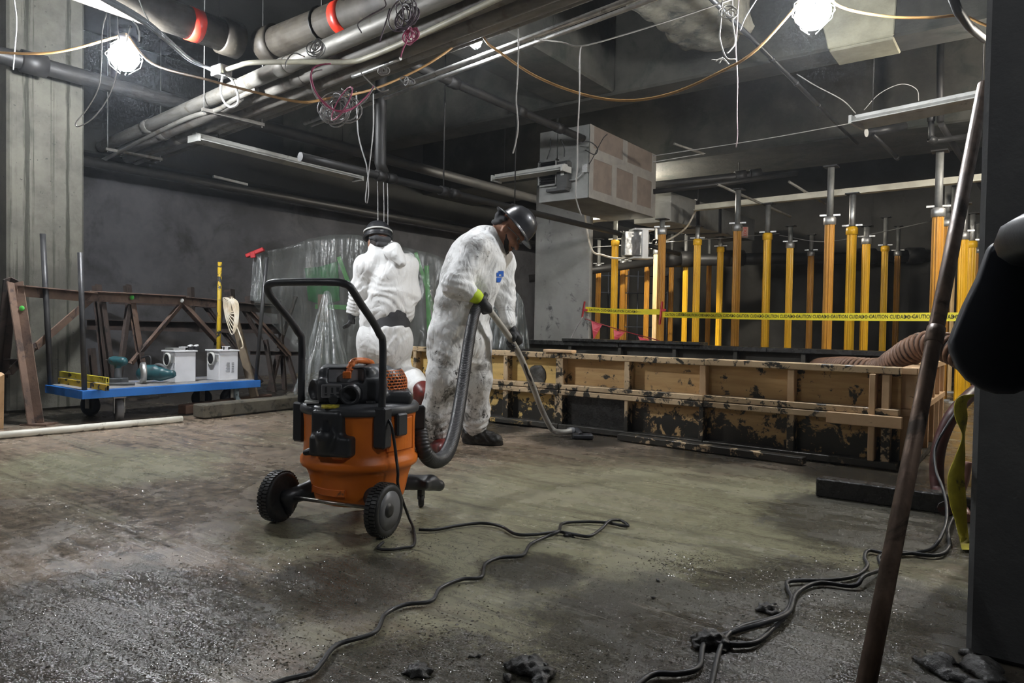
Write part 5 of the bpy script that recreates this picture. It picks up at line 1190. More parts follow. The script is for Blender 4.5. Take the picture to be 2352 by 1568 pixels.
t = thing('spring_clamp', Dp(585, 583, 7.3), 'red clamp gathering the plastic sheet at its left corner', 'clamp')
MB().bar(Dp(566, 588, 7.3), Dp(606, 572, 7.3), .06, .04).build('handle', m_clamp, t, .006); MB().bar(Dp(580, 578, 7.28), Dp(582, 592, 7.28), .05, .03, FW).build('jaw', m_clamp, t, .004)
m_gp = M('green_painted_steel', (.06, .24, .045), (.045, .18, .035), 6, .6)
m_gn = M('green_netting', (.03, .14, .045), (.02, .09, .03), 8, .8)
def gbar(a, b, q, w, lb, mat=m_gp): tag(MB().bar(Dp(*a, q), Dp(*b, q), w, w*.6, FW).build('green_bar', mat), lb, 'bar')
gbar((778, 590), (820, 700), 7.9, .045, 'green bar leaning behind the plastic sheet left of the worker seen from behind')
gbar((980, 610), (990, 850), 7.9, .05, 'upright green bar behind the plastic sheet between the workers')
gbar((955, 580), (1040, 850), 8.0, .04, 'slanting green bar behind the plastic sheet between the workers')
gbar((725, 704), (805, 706), 7.8, .05, 'level green board behind the plastic tent')
gbar((742, 676), (742, 740), 7.75, .1, 'brown post top holding up the plastic tent', m_rusty)
v = [Dp(700, 616, 8.4), Dp(735, 612, 8.3), Dp(775, 600, 8.4), Dp(780, 690, 8.4), Dp(740, 700, 8.3), Dp(708, 690, 8.4)]
mb = MB(); mb.add(v+[p+FW*.03 for p in v], [(0, 1, 4, 5), (1, 2, 3, 4), (11, 10, 7, 6), (10, 9, 8, 7)]+[(i, 6+i, 6+(i+1) % 6, (i+1) % 6) for i in range(6)])
tag(mb.build('green_tarp', m_gn), 'crumpled green tarp hanging in the gloom behind the plastic sheet', 'tarp')
# cluttered dark bundles at the foot of the left wall
for k, (x, y, q, R, lb) in enumerate(((700, 900, 7.6, .16, 'dark rag heap on the floor behind the cart end'), (668, 912, 7.2, .07, 'small pale rag on the floor behind the squared timber'))):
    c = gz(x, y, q); rr = random.Random(k)
    o = sdf_obj('rag_heap', m_oldw if k else m_rustd, [ell((c.x+rr.uniform(-R, R)*.6, c.y+rr.uniform(-R, R)*.6, R*.35), I3, (R*.6, R*.6, R*.5), .05) for _ in range(6)], R*.09, disp=lambda P: .01*np.sin(P[:, 0]*60)*np.sin(P[:, 1]*50+P[:, 2]*60), clip=[((0, 0, .001), (0, 0, -1))])
    tag(o, lb, 'rags')
# ---------------------------------------------------------------- the orange vacuum
m_or = M('orange_drum', (.80, .20, .012), (.70, .16, .01), 4, .38, .5, dirt=(.14, .06, .02), damt=.31, dscale=8, bump=.05, bscale=120)
m_ord = M('orange_handle', (.70, .17, .02), (.55, .12, .015), 6, .45, dirt=(.12, .06, .03), damt=.38, dscale=14)
m_vb = M('black_vac_plastic', (.022, .023, .026), (.032, .033, .037), 8, .36, .5, dirt=(.10, .095, .085), damt=.30, dscale=16)
m_vg = M('dark_grey_plastic', (.05, .052, .058), (.04, .042, .046), 8, .4, .5, dirt=(.13, .12, .11), damt=.3, dscale=12)
m_vgl = M('light_grey_plate', (.16, .16, .165), (.12, .12, .125), 8, .4)
m_vs = M('silver_plate', (.32, .32, .33), (.24, .24, .25), 6, .4, dirt=(.08, .08, .08), damt=.35, dscale=15)
m_tyre = M('black_tyre', (.018, .018, .018), (.03, .029, .027), 12, .45, .65, dirt=(.14, .13, .115), damt=.27, dscale=60, dsoft=.02)
m_chrome = M('axle_steel', (.5, .49, .47), (.3, .25, .2), 9, .3, metal=1)
VC = V((-2.262, 1.972, 0))
A_ = V((.967, .255, 0)).normalized(); F_ = V((-A_.y, A_.x, 0))
CM = (V((0, 0, 0))-VC); CM.z = 0; CM.normalize(); SR = V((-CM.y, CM.x, 0))        # towards the viewer / to its right
UZ = V((0, 0, 1))
def vp(s, n, z): return VC+SR*s+CM*n+UZ*z
def va(a, f, z): return VC+A_*a+F_*f+UZ*z
def vpx(px, py, n):
    """point at viewer-offset n met by the sight line"""
    d = ray(px, py); k = ((VC+CM*n-CAM).dot(CM))/d.dot(CM); return CAM+d*k
vac = thing('shop_vacuum', VC, 'big orange and black wet vacuum on wheels in the middle of the floor', 'vacuum')
prof = [(.001, .075), (.165, .078), (.185, .095), (.195, .13), (.207, .19), (.222, .226), (.238, .232), (.243, .245), (.242, .262), (.231, .275), (.229, .30), (.228, .40), (.232, .442), (.236, .45), (.236, .458), (.001, .458)]
MB().lathe(prof, 56, VC).build('drum', m_or, vac)
MB().lathe([(.228, .447), (.243, .450), (.246, .461), (.244, .476), (.235, .486), (.19, .493), (.001, .495)], 56, VC).build('lid_rim', m_vg, vac)
# raised panels of the drum
def on_drum(s, z, R=.23): return vp(s, math.sqrt(max(R*R-s*s, 0)), z)
def drum_panel(name, s0, s1, z0, z1, th, mat, R=.229, n=10):
    mb = MB(); vs = []
    for k in range(n+1):
        s = s0+(s1-s0)*k/n; c = math.sqrt(max(R*R-s*s, 0)); o = vp(s, c, 0); nn = V((o.x-VC.x, o.y-VC.y, 0)).normalized()
        for z in (z0, z1): vs += [o+UZ*z-nn*.01, o+UZ*z+nn*th]
    fs = []
    for k in range(n):
        a = k*4; b = a+4; fs += [(a+1, b+1, b+3, a+3), (a, a+1, a+3, a+2)[::-1] if k == 0 else (a+2, a+3, b+3, b+2), (a, b, b+1, a+1)]
        if k == 0: fs.append((a+2, a+3, b+3, b+2))
    fs.append((n*4, n*4+1, n*4+3, n*4+2))
    return mb.add(vs, fs, False).build(name, mat, vac, .003)
drum_panel('drum_panel', .10, .205, .305, .435, .007, m_or)
drum_panel('drain_recess', -.185, -.055, .125, .155, .003, m_ord, R=.199)
# motor head, built from its bulky shapes
vax = (SR, CM, UZ)
sdf_obj('motor_head', m_vg, [
    rbox(vp(-.035, .02, .545), vax, (.135, .135, .05), .025, .015),
    rbox(vp(-.055, .0, .585), vax, (.112, .108, .052), .025, .015),
    ell(vp(.07, -.03, .565), vax, (.10, .14, .078), .02),
    rbox(vp(.06, -.02, .51), vax, (.15, .15, .028), .02, .02)], .006, vac,
    subs=[rbox(vp(-.058, .125, .601), vax, (.072, .045, .027), .008)])
MB().obox(vp(-.058, .083, .601), SR, CM, UZ, .070, .004, .026).build('recess_plate', m_vs, vac)
P_ = MB(); P_.tube([vp(-.010, .06, .535), vp(-.028, .13, .532), vp(-.040, .172, .530)], [.050, .046, .037], 24, caps=False)
P_.lathe([(.036, 0), (.040, .004), (.040, .014), (.034, .016), (.029, .014), (.027, -.03), (.001, -.03)], 24, vp(-.040, .170, .530), (vp(-.045, .19, .5302)-vp(-.010, .06, .535))); P_.build('blower_port', m_vb, vac)
c = vp(-.112, .163, .545); pl = MB().obox(c, SR, CM, UZ, .040, .004, .026).build('switch_plate', m_vgl, vac, .003)
mb = MB()
for (a, b, w, h) in ((-.022, .006, .004, .012), (-.022, -.014, .005, .003), (.002, .004, .004, .010), (.002, -.014, .007, .003), (.024, .006, .006, .009), (.024, -.014, .006, .003)): mb.obox(c+SR*a+CM*.0048+UZ*b, SR, CM, UZ, w, .0006, h)
mb.build('plate_print', m_vb, pl)
mb = MB()
for (a, b, w, h) in ((0, .024, .038, .0012), (0, -.024, .038, .0012), (.038, 0, .0012, .024), (-.038, 0, .0012, .024)): mb.obox(c+SR*a+CM*.0048+UZ*b, SR, CM, UZ, w, .0006, h)
mb.build('plate_border', m_vs, pl)
MB().tube([vp(-.105, .15, .512), vp(-.105, .175, .510)], [.022, .017], 14).build('switch_knob', m_vb, vac)
mb = MB(); mb.lathe([(.034, -.03), (.044, -.02), (.045, .01), (.036, .016), (.03, .0), (.001, .0)], 22, vp(-.178, .06, .54), (vp(-.3, .13, .54)-vp(-.178, .06, .54))); mb.build('port_cap', m_vb, vac)
# labels and a pale patch
def sticker(px0, py0, px1, py1, n, mat, name):
    a, b = vpx(px0, py0, n), vpx(px1, py1, n); cc = (a+b)/2
    return MB().obox(cc, SR, CM, UZ, abs((b-a).dot(SR))/2, .0025, abs(b.z-a.z)/2).build(name, mat, vac)
lab = sticker(841, 916, 858, 935, .145, m_wbox if 'm_wbox' in globals() else m_vs, 'white_label')
MB().obox(vpx(850, 925, .125), SR, CM, UZ, .022, .022, .03).build('label_boss', m_vg, vac, .004)
mb = MB(); c = vpx(849, 926, .1478)
for k in range(5): mb.obox(c+UZ*(.012-.006*k)+SR*(-.002*(k % 2)), SR, CM, UZ, .011-.002*(k % 3), .0006, .0012)
mb.build('label_print', m_vs, lab)
MB().obox(vp(-.115, .205, .489), SR, (CM+UZ*-.3).normalized(), (UZ+CM*.3).normalized(), .034, .014, .0025).build('yellow_label', M('yellow_label_print', (.7, .58, .05), (.25, .22, .05), 60, .5), vac)
MB().obox(vp(-.19, .1, .497), SR, CM, UZ, .028, .035, .004).build('pale_patch', m_strip, vac)  # small pale slab on the lid at the left
# orange carrying handle arching over the head
h0 = [vpx(798, 868, .10), vpx(802, 850, .09), vpx(810, 832, .07), vpx(822, 828, .05), vpx(840, 829, .0), vpx(853, 834, -.06), vpx(857, 850, -.10), vpx(860, 862, -.11)]
hd_ = smooth_path(h0, 4)
hb = MB(); hb.tube(hd_, [.0135]*len(hd_), 12); hb.obox(vpx(797, 861, .115), SR, CM, UZ, .017, .014, .014)
ch_ = hb.build('carry_handle', m_ord, vac, .003)
mb = MB()
for k in range(6):
    p = hd_[5+k*2]; dd = (hd_[6+k*2]-hd_[4+k*2]).normalized(); mb.obox(p, dd, CM, dd.cross(CM), .0028, .016, .0165)
mb.build('grip_ridges', m_ord, ch_)
# orange honeycomb grille on the right of the head
g0 = MB(); G = VC+UZ*.555+SR*.055-CM*.02
def gpt(th, z, r): return VC+SR*(.045+r*math.sin(th))+CM*(-.035+r*math.cos(th))+UZ*(.52+z)
th0, th1 = .35, 1.75
vs = []; N = 14
for k in range(N+1):
    th = th0+(th1-th0)*k/N
    for z, r in ((.0, .148), (.05, .147), (.085, .137), (.105, .122)): vs.append(gpt(th, z, r))
g0.add(vs, [(k*4+i, k*4+4+i, k*4+5+i, k*4+1+i) for k in range(N) for i in range(3)], True)
gr = g0.build('grille_back', m_vb, vac)
mb = MB(); rows = 8
for j in range(rows+1):
    z = .098*j/rows; r = .150-.045*max(0, (z-.05)/.05)**1.5*.55
    mb.tube([gpt(th0+(th1-th0)*k/14, z, r) for k in range(15)], .0028, 5)
for j in range(rows):
    z0, z1 = .098*j/rows, .098*(j+1)/rows; r0 = .150-.045*max(0, (z0-.05)/.05)**1.5*.55; r1 = .150-.045*max(0, (z1-.05)/.05)**1.5*.55
    for k in range(10):
        th = th0+(th1-th0)*(k+.5*(j % 2))/10; mb.tube([gpt(th, z0, r0), gpt(th, z1, r1)], .0026, 5)
mb.build('grille', m_ord, vac); 
# dark knurled filter knob
c0 = vpx(926, 926, .03)
mb = MB(); n = 18; prof = [(.001, -.03), (.045, -.028), (.05, -.02), (.05, .02), (.045, .028), (.001, .03)]
mb.lathe(prof, 24, c0, SR*.9+CM*.45)
kb = mb.build('filter_knob', m_vb, vac)
mb = MB(); kd, kx, ky = frame(SR*.9+CM*.45)
for j in range(4):
    for k in range(16):
        a = 2*PI*(k+.5*(j % 2))/16; d_ = kx*math.cos(a)+ky*math.sin(a); mb.obox(c0+d_*.05+kd*(-.016+.011*j), kd, kd.cross(d_), d_, .0035, .006, .003)
mb.build('knurling', m_vg, kb)
# accessory holder on the drum front
sdf_obj('accessory_holder', m_vb, [rbox(on_drum(-.118, .40, .222), (SR*.87-CM*-.5, CM*.87-SR*.5, UZ), (.07, .03, .075), .018, .02),
        rbox(on_drum(-.105, .335, .235), (SR*.9+CM*.44, CM*.9-SR*.44, UZ), (.088, .032, .04), .014, .02),
        cone(on_drum(-.135, .375, .27), on_drum(-.135, .325, .255), .036, .026, .015),
        cone(on_drum(-.19, .305, .24), on_drum(-.21, .30, .255), .016, .012, .015)], .005, vac,
        subs=[cone(on_drum(-.135, .42, .272), on_drum(-.135, .345, .262), .027, .02)])
MB().tube([on_drum(-.10, .302, .243), on_drum(-.06, .297, .25)], [.016, .013], 10).build('orange_latch', m_ord, vac)
# cart handle: bent tube and its clamps
AH, FH = .195, -.14
hp = [va(-AH, FH, .37), va(-AH, FH, .55), va(-AH, FH, .735), va(-AH, FH-.025, .775), va(-AH, FH-.075, .825), va(-AH, FH-.15, .885), va(-AH, FH-.195, .925), va(-AH+.01, FH-.215, .95), va(-AH+.04, FH-.225, .962),
      va(-.08, FH-.225, .965), va(.06, FH-.225, .965), va(AH-.045, FH-.225, .962), va(AH-.01, FH-.215, .95), va(AH, FH-.195, .925), va(AH, FH-.15, .885), va(AH, FH-.075, .825), va(AH, FH-.025, .775), va(AH, FH, .735), va(AH, FH, .55), va(AH, FH, .37)]
MB().tube(smooth_path(hp, 5), .0145, 14).build('push_handle', m_vb, vac)
for sg in (-1, 1):
    MB().obox(va(sg*AH, FH+.005, .405), A_, F_, UZ, .027, .03, .082).build('handle_clamp', m_vb, vac, .008)
    MB().obox(va(sg*.20, .14, .415), A_*.8+F_*.6*sg, F_*.8-A_*.6*sg, UZ, .028, .02, .05).build('lid_latch', m_vb, vac, .006)
MB().obox(on_drum(.16, .412, .243), (SR*.7-CM*.7), (CM*.7+SR*.7), UZ, .03, .012, .045).build('lid_latch', m_vg, vac, .006)
# axle, wheels, brackets
R = .1035; AX = .25; FX = -.205
MB().tube([va(-AX, FX, R), va(AX, FX, R)], .0075, 10).build('axle', m_chrome, vac)
for sg in (-1, 1):
    c = va(sg*AX, FX, R)
    wh = MB().lathe([(.001, -.026), (.075, -.026), (.082, -.03), (.094, -.028), (.0985, -.02), (.0985, .02), (.094, .028), (.082, .03), (.075, .026), (.03, .02), (.024, .03), (.012, .032), (.001, .032)], 40, c, A_*sg).build('wheel', m_tyre, vac)
    MB().lathe([(.022, .0225), (.074, .0275), (.073, .0235)], 40, c, A_*sg).build('wheel_disc', m_vgl if sg > 0 else m_vb, wh)
    mb = MB(); d, x, y = frame(A_)
    for k in range(44):
        a = 2*PI*k/44; rd = x*math.cos(a)+y*math.sin(a); tg = d.cross(rd)
        for off, sh in ((-.017, 0), (.006, .5)):
            a2 = a+sh*2*PI/44; rd = x*math.cos(a2)+y*math.sin(a2); tg = d.cross(rd)
            mb.obox(c+rd*.0995+d*(off+.005), d, tg, rd, .0105, .0048, .004)
    mb.build('tread', m_tyre, wh)
    sdf_obj('wheel_bracket', m_vb, [cone(va(sg*.205, FX+.0, R), va(sg*.13, -.10, .13), .03, .045, .02, (A_, .7)), cone(va(sg*.205, FX, R), va(sg*.215, FX+.02, .04), .028, .016, .02), cone(va(sg*.13, -.10, .13), va(sg*.14, -.03, .11), .045, .03, .02)], .006, vac)
for sg in (-1, 1):
    sdf_obj('caster_fender', m_vb, [cone(va(sg*.12, .17, .12), va(sg*.19, .265, .105), .035, .03, .02), cone(va(sg*.19, .265, .105), va(sg*.215, .31, .085), .032, .026, .02), rbox(va(sg*.17, .24, .11), (A_, F_, UZ), (.05, .05, .02), .012, .02)], .006, vac)
    c = va(sg*.165, .235, .03)
    MB().lathe([(.001, -.012), (.024, -.012), (.030, -.006), (.030, .006), (.024, .012), (.001, .012)], 20, c, SR).build('caster_wheel', m_tyre, vac)
    MB().obox(c+UZ*.035, A_, F_, UZ, .012, .016, .03).build('caster_fork', m_vb, vac, .003)
# power lead down the drum side and onto the floor
cord('vacuum_lead', [vpx(884, 955, .22), vpx(898, 975, .245), vpx(905, 1010, .25), vpx(910, 1050, .255), vpx(914, 1085, .27), vpx(914, 1112, .26), vpx(925, 1150, .2), vpx(940, 1190, .17), Zp(950, 1215, .008), Zp(951, 1250, .008), Zp(925, 1258, .008), Zp(890, 1262, .008), Zp(868, 1258, .008), Zp(880, 1245, .008)], .0058, m_bc, 'thin black lead hanging down the orange drum to the floor', 'cord', 8, 8)

# ---------------------------------------------------------------- hose and wand
WA, WB, WC_ = Dp(1108, 690, 4.33), Dp(1180, 790, 4.60), Zp(1262, 978, .06)
m_hose = M('black_vac_hose', (.022, .022, .024), (.035, .035, .037), 9, .4, .55, dirt=(.08, .075, .07), damt=.34, dscale=14)
hpts = [vp(.19, -.02, .395), vp(.245, -.03, .375), Dp(975, 1038, 3.0), Dp(1000, 1058, 3.12), Dp(1027, 1040, 3.3), Dp(1045, 985, 3.5), Dp(1060, 900, 3.78), Dp(1073, 810, 4.02), Dp(1083, 750, 4.18), Dp(1092, 715, 4.27), WA]
o = ribbed(hpts, .0345, .0135, .0035, 18).build('vacuum_hose', m_hose); tag(o, 'black ribbed hose looping from the vacuum up to the worker\'s hand', 'hose')
m_wand = M('chalky_wand', (.50, .48, .43), (.38, .36, .32), 6, .5, metal=.2, dirt=(.06, .055, .05), damt=.36, dscale=14, dsoft=.03)
t = thing('vacuum_wand', Zp(1265, 990, 0), 'mud-flecked pale vacuum wand held down to the floor by the bent worker', 'wand')
wp = [WA, WB, Dp(1217, 870, 4.83), Dp(1240, 930, 5.02), Dp(1256, 965, 5.1), Zp(1270, 987, .045), Zp(1290, 992, .04), Zp(1312, 990, .045)]
MB().tube(smooth_path(wp, 5), .0205, 14).build('tube', m_wand, t)
d_ = (Dp(1205, 840, 4.75)-Dp(1195, 820, 4.7)); cW = WA.lerp(WC_, .55)
MB().tube([Zp(1306, 990, .044), Zp(1316, 988, .046)], .0245, 14).build('joint_ring', m_vs, t)
MB().tube(smooth_path([Zp(1316, 988, .046), Zp(1325, 988, .046), Zp(1330, 993, .04), Zp(1334, 998, .035)], 4), [.022]*9+[.020, .018, .016, .015], 12).build('neck', m_vb, t)
sdf_obj('floor_nozzle', m_vb, [cone(Zp(1322, 1000, .022), Zp(1354, 1003, .018), .02, .018, .02), rbox(Zp(1338, 1001, .02), (RT, V((0, 0, 1)).cross(RT), UZ), (.075, .05, .016), .01, .02)], .006, t)
wq = smooth_path(wp, 5)
MB().tube([q-FW*.012+V((.004*(k % 2), 0, 0)) for k, q in enumerate(wq[7:12])], [.009, .0115, .0125, .0105, .008], 8).build('mud_smear', m_clump, t)
AXF = (wq[7]-wq[3]).normalized()
# ---------------------------------------------------------------- the two workers
def suit_material(name, mud, lowz, lowamt):
    m, nt, b = _new(name)
    P = _pos(nt); Pw = _pos(nt, (1.2, 1.2, .8))
    base = _mix(nt, (.88, .88, .87), (.78, .78, .77), _ramp(nt, _noise(nt, P, 3, 5), .35, .65))
    g = nt.nodes.new('ShaderNodeNewGeometry'); s = nt.nodes.new('ShaderNodeSeparateXYZ'); nt.links.new(g.outputs['Position'], s.inputs[0])
    low = _ramp(nt, s.outputs[2], 0, lowz, lowamt, 0.)
    n1 = _math(nt, 'ADD', _noise(nt, _pos(nt, (1, 1, .55), (.3, .2, 0)), 13, 9, .74, 1.0), low)
    smear = _ramp(nt, n1, mud-.01, mud+.12)
    n2 = _math(nt, 'ADD', _noise(nt, P, 38, 4, .7, .6), _math(nt, 'MULTIPLY', low, .7))
    spk = _ramp(nt, n2, mud+.085, mud+.11)
    big = _ramp(nt, _math(nt, 'ADD', _noise(nt, P, 5, 6, .7, .6), _math(nt, 'MULTIPLY', low, .8)), mud-.04, mud+.14)
    base = _mix(nt, base, (.36, .35, .33), _math(nt, 'MULTIPLY', big, .8))
    base = _mix(nt, base, (.085, .08, .07), _math(nt, 'MULTIPLY', _math(nt, 'MULTIPLY', smear, _math(nt, 'ADD', _math(nt, 'MULTIPLY', big, .85), .15)), .95))
    base = _mix(nt, base, (.03, .028, .025), _math(nt, 'MULTIPLY', spk, _ramp(nt, big, .1, .6, .15, 1.)))
    nt.links.new(base, b.inputs['Base Color']); b.inputs['Roughness'].default_value = .55
    b.inputs['Subsurface Weight'].default_value = 0
    def ridge(v, sc, d, st): return _math(nt, 'ABSOLUTE', _math(nt, 'SUBTRACT', _noise(nt, _pos(nt, st, (.4, .3, .5)), sc, d, .45, .9), .5))
    h = _math(nt, 'ADD', _math(nt, 'MULTIPLY', ridge(Pw, 7, 2, (1.3, 1.3, .6)), 2.0), _math(nt, 'ADD', _math(nt, 'MULTIPLY', ridge(Pw, 13, 2, (1, 1.3, .8)), .6), .0))
    _bump(nt, b, h, .40, .03)
    return m
m_suitA = suit_material('mud_streaked_coverall', .535, 1.0, .09)
m_suitB = suit_material('white_coverall', .645, .75, .12)
m_skin = M('tan_skin', (.42, .21, .13), (.34, .165, .10), 14, .5, sss=.15, bump=.04, bscale=150)
m_hair = M('black_hair', (.022, .016, .013), (.03, .022, .018), 30, .5, bump=.5, bscale=160)
m_glove = M('black_glove', (.02, .02, .022), (.035, .035, .037), 14, .5, .65, dirt=(.12, .115, .105), damt=.33, dscale=26, bump=.2, bscale=90)
m_cuff = M('lime_cuff', (.55, .72, .02), (.45, .6, .02), 9, .6)
m_helm = M('black_hard_hat', (.022, .023, .026), (.03, .03, .033), 5, .3, .4, dirt=(.16, .155, .14), damt=.25, dscale=40, dsoft=.02, coat=.2)
m_boot = M('muddy_black_boot', (.012, .011, .01), (.03, .028, .024), 20, .28, .5, bump=.7, bscale=50)
m_bootr = M('dark_red_boot', (.16, .02, .015), (.09, .012, .01), 7, .35, .5, dirt=(.05, .04, .035), damt=.40, dscale=12)
m_belt = M('charcoal_waist_cloth', (.035, .035, .038), (.05, .05, .053), 8, .7, bump=.3, bscale=40)

def head_prims(O, u, f, s):
    L = lambda a, b, c: O+f*a+s*b+u*c
    ax = (f, s, u)
    pr = [ell(L(-.01, 0, .0), ax, (.098, .077, .105), .03), ell(L(.03, 0, -.065), ax, (.068, .060, .075), .03), cone(L(.06, 0, -.115), L(.078, 0, -.128), .034, .022, .025),
          cone(L(.088, 0, -.03), L(.118, 0, -.066), .010, .015, .012), cone(L(.080, 0, .005), L(.088, 0, -.03), .018, .011, .015),
          ell(L(.092, 0, -.096), ax, (.018, .026, .007), .008), ell(L(.090, 0, -.109), ax, (.018, .024, .008), .008),
          cone(L(.078, -.045, -.002), L(.086, .0, .004), .014, .014, .015), cone(L(.078, .045, -.002), L(.086, .0, .004), .014, .014, .015),
          ell(L(.062, .045, -.055), ax, (.03, .022, .022), .02), ell(L(.062, -.045, -.055), ax, (.03, .022, .022), .02)]
    for k in (-1, 1):
        pr += [ell(L(-.008, .078*k, -.045), ((f*.95+u*.3), s, (u*.95-f*.3)), (.019, .008, .032), .006), cone(L(-.02, .083*k, -.030), L(-.012, .084*k, -.064), .006, .006, .006)]
    subs = [ell(L(.094, k*.03, -.022), ax, (.014, .017, .010), .01) for k in (-1, 1)]
    return pr, subs
def eyes(O, u, f, s, par):
    for k in (-1, 1):
        c = O+f*.080+s*.030*k-u*.023
        MB().lathe([(.012*math.sin(a*PI/8), -.012*math.cos(a*PI/8)) for a in range(9)], 12, c, f).build('eye', M('eye_white', (.7, .68, .64), (.6, .58, .55), 6, .2), par)
        MB().lathe([(.0055, .0112), (.003, .0124), (.001, .0126)], 10, c, f).build('iris', M('dark_iris', (.03, .018, .01), (.02, .012, .008), 6, .2), par)

def fingers(base, dirs, side, nrm, lens, rad, curl):
    out = []
    for i, (b, L) in enumerate(zip(base, lens)):
        p = b; d = V(dirs[i]).normalized(); k_ = nrm
        for j, fr_ in enumerate((.45, .31, .24)):
            a = curl[i][j]; ax_ = side
            d = (Quaternion(ax_, a) @ d); q_ = p+d*L*fr_; out.append(cone(p, q_, rad[i]*(1-.1*j), rad[i]*(.92-.1*j), .006)); p = q_
    return out
def grip_hand(c, axis, palm_dir, wrist, rad, thumb_up, rot=1):
    """a hand closed round a bar: c on the bar axis, palm_dir from the bar to the palm"""
    a = V(axis).normalized(); pd = V(palm_dir); pd = (pd-a*pd.dot(a)).normalized(); sd = a.cross(pd)*rot
    pr = []; w = .0205; fr = .0112
    pc = c+pd*(rad+.017)
    for i in range(4):
        o = (i-1.5)*w; L = (.95, 1.04, 1.0, .84)[i]
        R_ = rad+fr*.85; pts = []
        for k in range(9):
            th = -.55+k/8*3.75*L
            pts.append(c+a*o*-thumb_up+(pd*math.cos(th)+sd*math.sin(th))*R_)
        pr += chain(pts, [fr*1.08, fr*1.06, fr*1.0, fr, fr*.97, fr*.98, fr*.92, fr*.9, fr*.8], .005)
    ba = c+a*thumb_up*.040+pd*(rad+.012)-sd*.012
    tp = [ba, c+a*thumb_up*.056+(pd*math.cos(-.9)+sd*math.sin(-.9))*(rad+.012), c+a*thumb_up*.058+(pd*math.cos(-1.7)+sd*math.sin(-1.7))*(rad+.012), c+a*thumb_up*.050+(pd*math.cos(-2.35)+sd*math.sin(-2.35))*(rad+.011)]
    pr += chain(tp, [.017, .0145, .0125, .0105], .008)
    pr.append(rbox(pc-sd*.012, (a, sd, pd), (.044, .036, .015), .013, .012))
    pr += [cone(pc-sd*.03, wrist, .030, .031, .02)]
    return pr

# ===== the bent worker with the wand
def pA(px, py, d): return Dp(px, py, d)
O = pA(1181, 523, 4.56); tow = -V((FW.x, FW.y, 0)).normalized()
rt = hx.copy()
u = (rt*.77+UZ*.65-tow*.05).normalized(); f = (rt*.62-UZ*.74+tow*.22); f = (f-u*f.dot(u)).normalized(); s_ = u.cross(f)
hipN, hipF = pA(1030, 770, 4.44), pA(1086, 775, 4.62)
kneeN, kneeF = pA(1023, 872, 4.40), pA(1094, 872, 4.66)
ankN, ankF = Zp(1003, 1036, .0)+UZ*.12, Zp(1092, 1020, 0)+UZ*.12
shN, shF = pA(1092, 577, 4.38), pA(1151, 600, 4.74)
elN, elF = pA(1046, 655, 4.26), pA(1158, 685, 4.74)
wrN, wrF = pA(1094, 681, 4.27), pA(1169, 744, 4.62)
waist, chest, nape = pA(1057, 705, 4.52), pA(1095, 610, 4.53), pA(1124, 556, 4.56)
axW = (WB-WA).normalized()
hN_c = WA.lerp(WB, .06); hF_c = WB.copy()
pdN = (wrN-hN_c); pdN = (pdN-axW*pdN.dot(axW)).normalized()
pdF = (wrF-hF_c); pdF = (pdF-AXF*pdF.dot(AXF)).normalized()
hp_, hs_ = head_prims(O-u*.01, u, f, s_)
neck = O-u*.155-f*.025
body = hp_+chain([O-u*.06-f*.02, neck, nape], [.062, .06, .075], .03)
body += chain([nape, chest, waist, pA(1057, 765, 4.53)], [.10, .13, .125, .13], .04)
for a, b, c, wr, h in ((shN, elN, wrN, wrN, hN_c+pdN*.03), (shF, elF, wrF, wrF, hF_c+pdF*.03)):
    body += chain([a, b, c], [.055, .042, .030], .02); body += [cone(chest.lerp(a, .4), a, .07, .06, .03), cone(c, c.lerp(h, .6), .028, .026, .01)]
body += chain([hipN, kneeN, ankN], [.09, .06, .042], .03)+chain([hipF, kneeF, ankF], [.09, .06, .042], .03)
pA_ = sdf_obj('person', m_skin, body, .007, None, subs=hs_, org=(Zp(1060, 1030, 0)))
tag(pA_, 'person in a mud-streaked white coverall and wide-brimmed black hat, bent over a vacuum wand', 'person')
eyes(O-u*.01, u, f, s_, pA_)
# beard, bandana tail, safety glasses
L = lambda a, b, c: O-u*.01+f*a+s_*b+u*c
sdf_obj('beard', m_hair, [cone(L(.055, .047, -.092), L(.085, .02, -.126), .016, .017, .015), cone(L(.055, -.047, -.092), L(.085, -.02, -.126), .016, .017, .015), cone(L(.085, .02, -.130), L(.085, -.02, -.130), .018, .018, .015), cone(L(.022, .062, -.065), L(.055, .050, -.090), .007, .012, .012), cone(L(.022, -.062, -.065), L(.055, -.050, -.090), .007, .012, .012), cone(L(.098, -.02, -.088), L(.098, .02, -.088), .005, .005, .006)], .004, pA_)
def fold(amp, fq, ph):
    hv = np.array(hx); dv = np.array((FW.x, FW.y, 0))
    def g(P):
        x, y, z = P@hv, P@dv, P[:, 2]
        m1 = .5+.5*np.sin(x*7+ph+2*np.sin(z*5+ph))*np.sin(z*6+y*8+ph*2)
        m2 = .5+.5*np.sin(z*8-ph+1.5*np.sin(x*9))*np.sin(y*9+x*5)
        w1 = fq*(x+.35*y)+1.6*np.sin(z*6.5+ph)+1.1*np.sin(y*13+z*4)
        w2 = fq*.9*(x*.55-z*.75+y*.4)+1.5*np.sin(x*9+ph*3)+1.2*np.sin(z*7-y*9)
        w3 = fq*1.1*(x*.5+z*.8)+1.4*np.sin(z*11+ph)+1.3*np.sin(x*12-y*6)
        r = lambda w: (1-np.abs(np.sin(w*.5)))**2.2
        return amp*(.35-1.0*m1*r(w1)-.85*m2*r(w2)-.7*(1-m1)*r(w3)+.12*np.sin(w1*1.9+w2))
    return g
